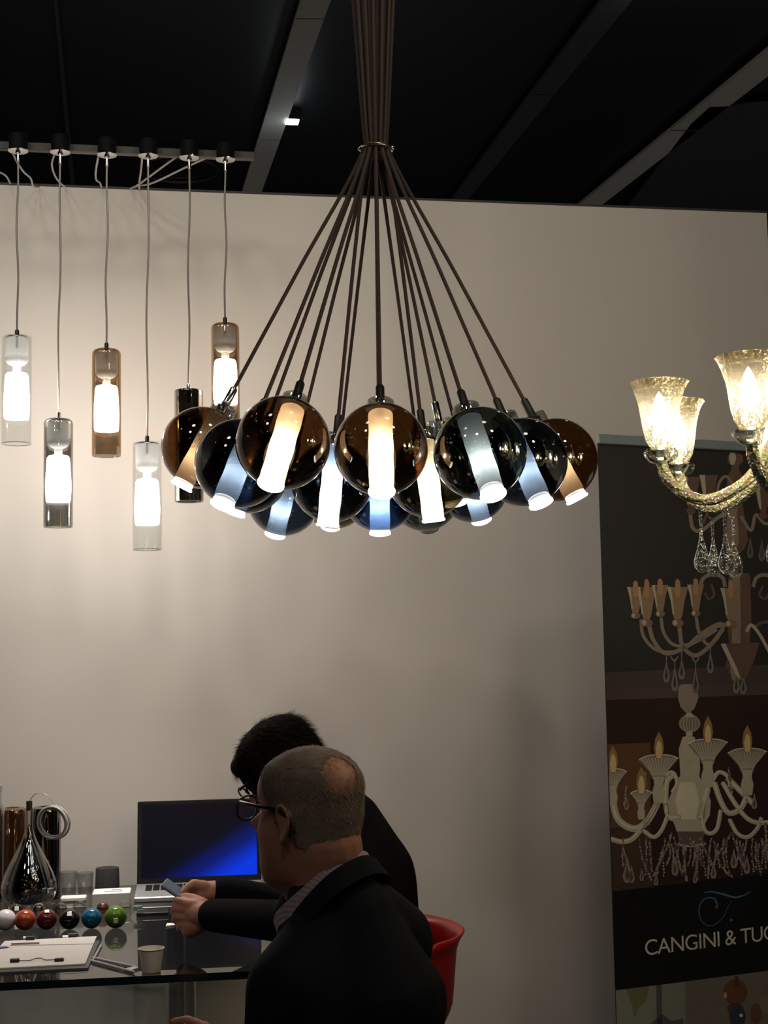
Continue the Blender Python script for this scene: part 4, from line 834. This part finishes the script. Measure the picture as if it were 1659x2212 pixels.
def head_mesh(mb, M, nz=64, nt=72):
    zs = [-.122 + (.2455) * k / (nz - 1) for k in range(nz)]
    vs = [M @ head_pt(z, 2 * math.pi * k / nt) for z in zs for k in range(nt)]
    fs = [(i * nt + k, i * nt + (k + 1) % nt, (i + 1) * nt + (k + 1) % nt, (i + 1) * nt + k) for i in range(nz - 1) for k in range(nt)]
    fs += [tuple(range(nt))[::-1], tuple((nz - 1) * nt + k for k in range(nt))]
    mb.add(vs, fs)
    for sx in (-1, 1):      # ears: helix rim, bowl, lobe
        R_ = lambda y, z, x=.079: M @ V((sx * x, y, z))
        mb.tube(bez([R_(.006, .006, .076), R_(.004, .024, .082), R_(-.010, .033, .088), R_(-.024, .026, .091), R_(-.027, .008, .090), R_(-.020, -.012, .086), R_(-.008, -.027, .080)], 5), .0042, 8)
        mb.ell(M @ V((sx * .079, -.010, .004)), (.004, .017, .024), (M.to_3x3() @ V((1, .25 * sx, 0)).normalized(), M.to_3x3() @ V((-.25 * sx, 1, 0)).normalized(), M.to_3x3() @ Z), 14, 10)
        mb.ell(M @ V((sx * .080, -.006, -.024)), (.0055, .008, .010), None, 10, 8)
def remesh(o, voxel, it=6, fac=.5, shrink=None):
    r = o.modifiers.new('voxel', 'REMESH'); r.mode = 'VOXEL'; r.voxel_size = voxel; r.use_smooth_shade = True
    s_ = o.modifiers.new('smooth', 'SMOOTH'); s_.factor = fac; s_.iterations = it
    return o
def bake(o):
    dg = bpy.context.evaluated_depsgraph_get(); me = bpy.data.meshes.new_from_object(o.evaluated_get(dg)); mats = list(o.data.materials)
    o.modifiers.clear(); o.data = me
    me.polygons.foreach_set('use_smooth', [True] * len(me.polygons))
    return o
def hand(mb, wrist, palmc, across, k_dir, curl_dir, side=1, phone=True, spread=.019):
    """palm from the wrist through palmc; 'across' runs from little finger to index; fingers start along k_dir and bend towards curl_dir"""
    wrist, palmc, across, k_dir, curl_dir = map(V, (wrist, palmc, across, k_dir, curl_dir))
    across = across.normalized(); k = k_dir.normalized(); cu = curl_dir.normalized()
    mb.cap(wrist, palmc, .024, .024)
    for j, (off, L) in enumerate(((-1.5, .036), (-.5, .043), (.5, .046), (1.5, .042))):
        kn = palmc + k * .038 + across * (off * spread) - k * (.006 if j in (0,) else 0)
        mb.cap(palmc - k * .02 + across * (off * .012), kn, .0155, .0105)
        a = kn + (k * .85 + cu * .35).normalized() * L; b = a + (k * .05 + cu).normalized() * L * .68; c = b + (cu * .7 - k * .7).normalized() * L * .50
        mb.cap(kn, a, .0100, .0088); mb.cap(a, b, .0086, .0078); mb.cap(b, c, .0077, .0066)
def strands(mb, pts, lens, wid, rough=.3, lift=.25):
    for (p, n, t) in pts:
        L = lens * random.uniform(.6, 1.2); t2 = (t + V((random.gauss(0, rough), random.gauss(0, rough), random.gauss(0, rough))) + n * lift).normalized()
        sd = t2.cross(n)
        if sd.length < 1e-4: continue
        sd = sd.normalized() * wid; m_ = p + t2 * L * .55 + n * L * .05; e = p + t2 * L - n * L * .12
        mb.add([p - sd, p + sd, m_ + sd * .8, m_ - sd * .8, e], [(0, 1, 2, 3), (3, 2, 4)])
def glasses(M, parent, s_=1.0):
    g = bpy.data.objects.new('glasses', None); 
    mb = MB(); R3 = M.to_3x3()
    for sx in (-1, 1):
        pts = []
        for k in range(24):
            a = 2 * math.pi * k / 24; cx, cz_ = math.cos(a), math.sin(a)
            pts.append(M @ V((sx * .034 + .027 * math.copysign(abs(cx) ** .7, cx), .110 - .010 * abs(math.copysign(abs(cx) ** .7, cx) * .027 + .034 * 1) / .06 * (1 if sx * cx > 0 else .2), .018 + .020 * math.copysign(abs(cz_) ** .75, cz_))))
        mb.tube(pts + [pts[0]], .0021, 8, cap=False)
        mb.tube([M @ V((sx * .061, .101, .031)), M @ V((sx * .071, .092, .031)), M @ V((sx * .078, .045, .028)), M @ V((sx * .0815, .004, .026)), M @ V((sx * .083, -.022, .014)), M @ V((sx * .082, -.036, -.012))], [.0032, .0034, .0032, .0030, .0028, .0028], 8)
    mb.tube([M @ V((-.009, .109, .022)), M @ V((0, .113, .025)), M @ V((.009, .109, .022))], .0018, 8)
    return mb

# ------------------------------------------------------------------ man in the navy jacket
hc = P(664, 1772, 2.66)
M1 = Matrix.Translation(hc) @ Matrix.Rotation(math.radians(56), 4, 'Z') @ Matrix.Rotation(math.radians(1), 4, 'X') @ Matrix.Diagonal((1.04, 1.04, 1.08, 1))
f1 = V((-math.sin(math.radians(56)), math.cos(math.radians(56)), 0)); rgt1 = V((f1.y, -f1.x, 0)); lft1 = -rgt1
NB = P(704, 1925, 2.66)       # base of the neck
S1 = P(728, 1968, 2.655)
hips = V((S1.x + .10, S1.y - .07, .56))
sit = -f1
seat1 = hips - Z * .11
man = thing('person', (hips.x, hips.y, 0), 'seated man with short grey hair, glasses, navy jacket and striped shirt, seen from behind', 'person')
mb = MB(); head_mesh(mb, M1)
mb.cap(M1 @ V((0, -.040, -.040)), NB + f1 * .0, .068, .068); mb.cap(M1 @ V((0, .030, -.085)), NB + f1 * .035, .038, .050)
mb.cap(NB - Z * .05, hips, .05, .10)
for sx in (-1, 1): mb.cap(S1 - Z * .08, S1 + rgt1 * (sx * .13) - Z * .10, .04, .04)
hips_l = {}
WL1 = V((-.335, 2.745, .752)); EL1 = V((-.205, 2.56, .70)); SL1 = S1 + lft1 * .150 - Z * .105
SR1 = S1 + rgt1 * .175 - Z * .085; ER1 = SR1 + f1 * .10 - Z * .27 + rgt1 * .03; WR1 = ER1 + f1 * .20 - Z * .02 + lft1 * .12
mb.cap(SL1, EL1, .035, .035); mb.cap(EL1, WL1, .035, .026); mb.cap(SR1, ER1, .035, .035); mb.cap(ER1, WR1, .035, .026)
ph1 = WL1 + (WL1 - EL1).normalized() * .055
hand(mb, WL1, ph1, (.35, .1, .9), (-.85, .5, .05), (.1, .3, -.9), spread=.017)
tb0 = ph1 + V((.01, .0, .028)); mb.cap(WL1 + Z * .012, tb0, .016, .013); mb.cap(tb0, tb0 + V((-.035, .012, .012)), .0115, .0098); mb.cap(tb0 + V((-.035, .012, .012)), tb0 + V((-.062, .022, .006)), .0096, .0082)
ph2 = WR1 + (WR1 - ER1).normalized() * .05
hand(mb, WR1, ph2, (0, 0, 1), (-.7, .7, 0), (-.6, -.5, -.5), spread=.017)
mb.cap(WR1 + Z * .01, ph2 + Z * .035 + lft1 * .02, .015, .011); mb.cap(ph2 + Z * .035 + lft1 * .02, ph2 + Z * .03 + lft1 * .02 + f1 * .035, .011, .009)
# thighs, shins, feet stay inside the trousers and shoes
body = mb.build('body', M_skin, man); bake(remesh(body, .0042, 4))
# hair
def scalp(M, cond, grow, nz=70, nt=90):
    zs = [-.10 + (.2235) * k / (nz - 1) for k in range(nz)]; P_ = [[head_pt(z, 2 * math.pi * k / nt, grow) for k in range(nt)] for z in zs]
    mb = MB(); vs = [M @ P_[i][k] for i in range(nz) for k in range(nt)]; fs = []
    for i in range(nz - 1):
        for k in range(nt):
            c = (P_[i][k] + P_[i + 1][(k + 1) % nt]) / 2
            if cond(c): fs.append((i * nt + k, i * nt + (k + 1) % nt, (i + 1) * nt + (k + 1) % nt, (i + 1) * nt + k))
    if cond(V((0, -.02, .124))): fs.append(tuple((nz - 1) * nt + k for k in range(nt)))
    mb.add(vs, fs); return mb
def hairline(y):
    return float(np.interp(y, [-.11, -.09, -.06, -.028, -.010, .012, .022, .036, .050, .062, .075, .09], [-.096, -.088, -.062, -.028, -.012, .004, .022, .040, .066, .088, .100, .2]))
bald = V((-.022, -.083, .080))
def c1(c): 
    n = noise.noise(c * 60) * .008
    return c.z > hairline(c.y) + n and (c - bald).length > .036
hm = scalp(M1, c1, .0016)
def hair_pts(M, n, cond, comb, grow=.001):
    out = []; tries = 0; R3 = M.to_3x3()
    while len(out) < n and tries < n * 12:
        tries += 1; z = random.uniform(-.08, .1235); t = random.uniform(0, 2 * math.pi)
        if z > .09 and random.random() < .2: pass
        p = head_pt(z, t, grow)
        if not cond(p): continue
        nn = (p - V((0, -.01, .0))).normalized(); tg = comb(p); tg = (tg - nn * tg.dot(nn)).normalized()
        out.append((M @ p, (R3 @ nn).normalized(), (R3 @ tg).normalized()))
    return out
def c1s(c):
    d_ = (c - bald).length
    return c.z > hairline(c.y) - .003 and random.random() < min(1, max(0.03, (d_ - .016) / .026))
strands(hm, hair_pts(M1, 15000, c1s, lambda p: V((0, -.35 if p.z < .09 else .9, -.9 if p.z < .09 else 0))), .0085, .00045, .2, .08)
hm.build('hair', M_hairg, man)
gm_ = glasses(M1, man)
M_frame = mat('dark_frame', (0.012, 0.012, 0.010), 0.3)
go = gm_.build('glasses', M_frame, man)
mb = MB()
for sx in (-1, 1):
    pts = [M1 @ V((sx * .034 + .025 * math.copysign(abs(math.cos(a)) ** .7, math.cos(a)), .106, .018 + .018 * math.copysign(abs(math.sin(a)) ** .75, math.sin(a)))) for a in [2 * math.pi * k / 20 for k in range(20)]]
    mb.add(pts, [tuple(range(20))])
mb.build('lenses', M_clear, go, smooth=False)
# jacket
mb = MB()
mb.cap(S1 - Z * .07 + f1 * .0, hips - Z * .03, .115, .150)
mb.cap(P(712, 1945, 2.65), S1 - Z * .05 - f1 * .02, .080, .10)
for sx in (-1, 1): mb.cap(S1 - Z * .13 + rgt1 * (sx * .065), hips + rgt1 * (sx * .05), .115, .135)
mb.cap(S1 + rgt1 * .05 - Z * .02 - f1 * .03, SR1, .075, .082); mb.cap(S1 + lft1 * .05 - Z * .035 - f1 * .01, SL1, .068, .072)
mb.cap(S1 - Z * .02 - f1 * .035, S1 - Z * .15 - f1 * .07, .085, .14)
mb.cap(SL1, EL1, .072, .062); mb.cap(EL1, WL1 - (WL1 - EL1) * .06, .062, .042)
mb.cap(SR1, ER1, .082, .064); mb.cap(ER1, WR1 - (WR1 - ER1) * .06, .064, .042)
mb.cap(hips + rgt1 * .09 + Z * .02, hips + lft1 * .09 + Z * .02, .135, .135)
jk = mb.build('jacket', M_navy, man); bake(remesh(jk, .009, 9))
# collars: bands round the neck that drop towards the throat
def band(pts_top, pts_bot, th_, name, mt, parent, closed=True, n=8):
    a = bez(pts_top, n); b = bez(pts_bot, n); c_ = sum(pts_top, V((0, 0, 0))) / len(pts_top); mb = MB(); k = len(a); vs = []
    for p, q in zip(a, b):
        o_ = (p - c_); o_ = o_.normalized() * th_
        vs += [p, q, q - o_, p - o_]
    fs = []
    for i in range(k - 1):
        for j in range(4): fs.append((4 * i + j, 4 * i + (j + 1) % 4, 4 * i + 4 + (j + 1) % 4, 4 * i + 4 + j))
    fs += [(0, 1, 2, 3), (4 * k - 1, 4 * k - 2, 4 * k - 3, 4 * k - 4)]
    mb.add(vs, fs); return mb.build(name, mt, parent)
def stripes():
    m = bpy.data.materials.new('striped_shirt'); m.use_nodes = True; nt = m.node_tree; b = nt.nodes['Principled BSDF']; b.inputs['Roughness'].default_value = .8
    tc = nt.nodes.new('ShaderNodeTexCoord'); w = nt.nodes.new('ShaderNodeTexWave'); w.inputs['Scale'].default_value = 55; w.bands_direction = 'DIAGONAL'
    nt.links.new(tc.outputs['Object'], w.inputs['Vector']); mx = nt.nodes.new('ShaderNodeMix'); mx.data_type = 'RGBA'
    mx.inputs[6].default_value = (.40, .30, .36, 1); mx.inputs[7].default_value = (.60, .50, .56, 1); nt.links.new(w.outputs['Fac'], mx.inputs[0]); nt.links.new(mx.outputs[2], b.inputs['Base Color']); return m
def ring(back, bl, lside, lfront, front):
    """mirror the seen side of the collar about the man's middle plane"""
    mid_o = NB
    def mir(p): d_ = (p - mid_o).dot(rgt1); return p - rgt1 * (2 * d_)
    return [front, lfront, lside, bl, back, mir(bl), mir(lside), mir(lfront), mir(front)]
rf = [P(772, 1838, 2.612), P(712, 1868, 2.580), P(650, 1920, 2.592), P(600, 1966, 2.64), P(590, 1990, 2.70)]
rb = [P(776, 1856, 2.606), P(716, 1892, 2.572), P(654, 1958, 2.584), P(604, 2000, 2.63), P(600, 2020, 2.69)]
band(ring(*rf), ring(*rb), .003, 'shirt_collar', stripes(), man)
jf = [P(782, 1848, 2.604), P(718, 1882, 2.566), P(660, 1938, 2.576), P(618, 1996, 2.62), P(604, 2050, 2.68)]
jb = [P(806, 1888, 2.600), P(735, 1925, 2.545), P(664, 1990, 2.550), P(612, 2050, 2.60), P(600, 2100, 2.66)]
band(ring(*jf), ring(*jb), .006, 'jacket_collar', M_navy, man)
# trousers and shoes
mb = MB(); mb.cap(hips + rgt1 * .08, hips + lft1 * .08, .13, .13)
mb2 = MB()
for sx in (-1, 1):
    h0 = hips + rgt1 * (sx * .09) - Z * .03; kn = h0 + f1 * .42 + rgt1 * (sx * .05) - Z * .01; an = kn - Z * .40 + f1 * .02
    mb.cap(h0, kn, .090, .062); mb.cap(kn, an, .060, .040)
    mb2.cap(V((an.x, an.y, .045)) - f1 * .03, V((an.x, an.y, .035)) + f1 * .17, .042, .034)
    if sx == -1: mb2.build('shoe', M_black, man); mb2 = MB()
mb2.build('shoe', M_black, man)
bake(remesh(mb.build('trousers', mat('dark_trousers', (0.012, 0.013, 0.017), .9), man), .011, 6))
card = WL1 + V((-.075, .03, .038)); tag(MB().bbox(card, (.022, .014, .0008), (V((.8, .2, .3)).normalized(), V((-.2, .9, .2)).normalized(), V((-.3, -.2, .9)).normalized()), .0004).build('small_card', M_white, smooth=False), 'small white card held in the hand at the bottom edge of the photo', 'card')

# ------------------------------------------------------------------ man in black holding a phone
yaw2 = 78; hc2 = P(616, 1668, 3.47)
M2 = Matrix.Translation(hc2) @ Matrix.Rotation(math.radians(yaw2), 4, 'Z') @ Matrix.Rotation(math.radians(-38), 4, 'X') @ Matrix.Scale(.95, 4)
f2 = V((-math.sin(math.radians(yaw2)), math.cos(math.radians(yaw2)), 0)); r2 = V((f2.y, -f2.x, 0)); l2 = -r2
S2 = P(752, 1800, 3.50); hp2 = V((S2.x + .07, S2.y - .02, .60)); N2 = S2 + Z * .03 
man2 = thing('person', (hp2.x, hp2.y, 0), 'dark-haired man in black leaning on the desk with head bowed over a phone', 'person')
WL2, EL2, SL2 = P(452, 1976, 3.66), P(632, 1992, 3.44), S2 + l2 * .17 - Z * .05 + f2 * .01
WR2, ER2, SR2 = P(478, 1925, 3.80), P(625, 1960, 3.86), S2 + r2 * .17 - Z * .05 + f2 * .01
mb = MB(); head_mesh(mb, M2); mb.cap(M2 @ V((0, -.035, -.03)), N2, .050, .045); mb.cap(M2 @ V((0, .02, -.08)), N2 + f2 * .03, .036, .04)
mb.cap(N2 - Z * .05, hp2, .04, .09)
for a_, b_, c_ in ((SL2, EL2, WL2), (SR2, ER2, WR2)): mb.cap(N2 - Z * .08, a_ - Z * .01, .035, .035); mb.cap(a_, b_, .035, .034); mb.cap(b_, c_, .034, .026)
pl = P(425, 1972, 3.69)
mb.cap(WL2, pl, .030, .030); mb.cap(P(430, 1995, 3.69), P(410, 2008, 3.70), .026, .022); mb.cap(pl, P(408, 1958, 3.70), .027, .020)
for j, (y0, x1, y1) in enumerate(((1950, 377, 1946), (1964, 372, 1963), (1980, 376, 1981), (1997, 386, 1999))):
    k0 = P(408, y0 + 2, 3.685); a = P(x1 + 5, y1 - 2, 3.700); b = P(x1, y1 + 7, 3.725); c_ = P(x1 + 14, y1 + 12, 3.745)
    mb.cap(P(428, y0 + 5, 3.685), k0, .016, .0115); mb.cap(k0, a, .0112, .0096); mb.cap(a, b, .0094, .0084); mb.cap(b, c_, .0083, .0070)
mb.cap(P(438, 1952, 3.69), P(420, 1941, 3.70), .016, .012); mb.cap(P(420, 1941, 3.70), P(402, 1936, 3.715), .0115, .0098); mb.cap(P(402, 1936, 3.715), P(388, 1938, 3.725), .0096, .0080)
pr = P(440, 1926, 3.79)
mb.cap(WR2, pr, .028, .027); mb.cap(pr, P(425, 1915, 3.785), .026, .018)
for j, (y0, x1, y1) in enumerate(((1914, 392, 1926), (1926, 388, 1938), (1938, 390, 1950), (1950, 396, 1962))):
    k0 = P(415, y0, 3.79); a = P(x1, y1, 3.785); b = P(x1 - 2, y1 + 10, 3.765); c_ = P(x1 + 8, y1 + 14, 3.755)
    mb.cap(P(432, y0, 3.79), k0, .015, .0105); mb.cap(k0, a, .0104, .009); mb.cap(a, b, .0088, .008); mb.cap(b, c_, .0078, .0068)
mb.cap(P(440, 1914, 3.775), P(418, 1908, 3.765), .015, .0115); mb.cap(P(418, 1908, 3.765), P(403, 1918, 3.755), .011, .0095); mb.cap(P(403, 1918, 3.755), P(393, 1929, 3.745), .0092, .0078)
bake(remesh(mb.build('body', M_skin, man2), .0042, 3))
def c2(c):
    n = noise.noise(c * 50) * .006
    hl = float(np.interp(c.y, [-.11, -.03, -.012, .01, .03, .05, .065, .09], [-.075, -.070, -.02, -.035, .02, .045, .060, .070]))
    return c.z > hl + n
def hair_grow2(c): return .016
mb = scalp(M2, c2, .015)
for p_ in ():
    pass
strands(mb, hair_pts(M2, 5200, c2, lambda p: V((0.1, -.55 if p.y < 0 else .8, -.75 if p.y < 0 else -.25)), .012), .030, .0010, .2)
mb.ell(M2 @ V((0, .005, .040)), (.078 * .95, .098 * .95, .088 * .95), tuple((M2.to_3x3() @ a).normalized() for a in (X, Y_, Z)), 28, 18)
mb.ell(M2 @ V((0, .075, .078)), (.055, .030, .030), tuple((M2.to_3x3() @ a).normalized() for a in (X, Y_, Z)), 20, 12)
mb.build('hair', M_haird, man2)
glasses(M2, man2).build('glasses', M_frame, man2)
mb = MB(); mb.cap(S2 - Z * .06, hp2, .115, .135)
for sx in (-1, 1): mb.cap(S2 - Z * .09 + r2 * (sx * .06), hp2 + r2 * (sx * .05), .115, .125)
mb.cap(P(708, 1718, 3.5), P(738, 1800, 3.5), .070, .105); mb.cap(P(738, 1800, 3.5), P(784, 1900, 3.5), .110, .130); mb.cap(P(784, 1900, 3.5), P(800, 2060, 3.5), .130, .125)
mb.cap(N2 + Z * .035 + f2 * .03, N2 - Z * .02, .066, .075)
for (s_, e_, w_) in ((SL2, EL2, WL2), (SR2, ER2, WR2)): mb.cap(S2 - Z * .02, s_, .068, .070); mb.cap(s_, e_, .070, .054); mb.cap(e_, w_ + (e_ - w_) * .05, .052, .042)
bake(remesh(mb.build('sweater', M_blackwool, man2), .009, 9))
mb = MB(); mb.cap(hp2 + r2 * .07, hp2 + l2 * .07, .12, .12); mb2 = MB()
for sx in (-1, 1):
    h0 = hp2 + r2 * (sx * .09) - Z * .04; kn = h0 + f2 * .37 + r2 * (sx * .04) - Z * .12; an = V((kn.x, kn.y, .07)) + f2 * .03
    mb.cap(h0, kn, .083, .058); mb.cap(kn, an, .056, .038)
    mb2.cap(V((an.x, an.y, .045)) - f2 * .03, V((an.x, an.y, .035)) + f2 * .16, .040, .033)
    if sx == -1: mb2.build('shoe', M_black, man2); mb2 = MB()
mb2.build('shoe', M_black, man2)
bake(remesh(mb.build('trousers', mat('dark_trousers', (1, 1, 1)), man2), .011, 6))
# phone
pa, pb = P(358, 1909, 3.735), P(404, 1941, 3.735); px_ = (pb - pa).normalized(); pn = V((0.57, -.12, .82)); pn = (pn - px_ * pn.dot(px_)).normalized(); py_ = pn.cross(px_)
ph = thing('smartphone', (pa + pb) / 2, 'smartphone held in both hands of the man in black', 'phone')
MB().bbox((pa + pb) / 2 + px_ * .02, (.060, .033, .0038), (px_, py_, pn), .0025).build('case', mat('grey_phone', (0.22, 0.25, 0.26), 0.3, .4), ph, smooth=False)
MB().box((pa + pb) / 2 + px_ * .02 + pn * .0040, (.056, .030, .0003), (px_, py_, pn)).build('display', emis('phone_display', (0.06, 0.08, 0.12), .4), ph, smooth=False)

# ------------------------------------------------------------------ red shell chairs
def chair(o, face, label, top=.835, seat=.44):
    f = face.normalized(); r_ = V((f.y, -f.x, 0)); t_ = thing('shell_chair', V((o.x, o.y, 0)), label, 'chair', 'red shell chairs')
    nu, nv = 36, 22; a_max = math.radians(104); rows = []
    for j in range(nv):
        v = j / (nv - 1)
        for i in range(nu):
            u = -1 + 2 * i / (nu - 1); a = u * a_max
            rim = seat + (top - seat) * (1 - .75 * max(0, (abs(u) - .62) / .38) ** 1.3)
            rad = .06 + .13 * min(1, v / .6) ** .7 + .04 * v
            zz = seat + .0 + (rim - seat) * (max(0, (v - .22) / .78)) ** 1.15
            p = V((o.x, o.y, 0)) - f * (rad * math.cos(a) - .02) + r_ * (rad * math.sin(a) * 1.02) + Z * zz
            if v > .93:
                p += (-f * math.cos(a) + r_ * math.sin(a)) * (v - .93) / .07 * .016
            rows.append(p)
    mb = MB(); mb.add(rows, [(j * nu + i, j * nu + i + 1, (j + 1) * nu + i + 1, (j + 1) * nu + i) for j in range(nv - 1) for i in range(nu - 1)])
    sh = mb.build('shell', M_red, t_); sm = sh.modifiers.new('thickness', 'SOLIDIFY'); sm.thickness = .007; sm.offset = 0
    bake(sh)
    MB().lathe([(0, -.012), (.15, -.012), (.205, -.004), (.215, .006), (.15, .0), (0, -.003)], V((o.x, o.y, seat)) + f * .02, n=40).build('seat', M_red, t_)
    for sx in (-1, 1):
        for sy in (-1, 1): MB().tube([V((o.x, o.y, seat - .01)) + r_ * (sx * .12) + f * (.02 + sy * .11), V((o.x, o.y, 0)) + r_ * (sx * .21) + f * (.02 + sy * .20)], [.013, .010], 12).build('leg', M_chrome, t_)
chair(P(790, 1900, 3.46) , V((-.95, -.32, 0)), 'red plastic shell chair behind the man in black, its curved back seen at the right', top=.84, seat=.54)
chair(V((hips.x + .01, hips.y - .02, 0)), f1, 'red plastic shell chair under the man in the navy jacket, hidden below the frame', top=.66, seat=.43)
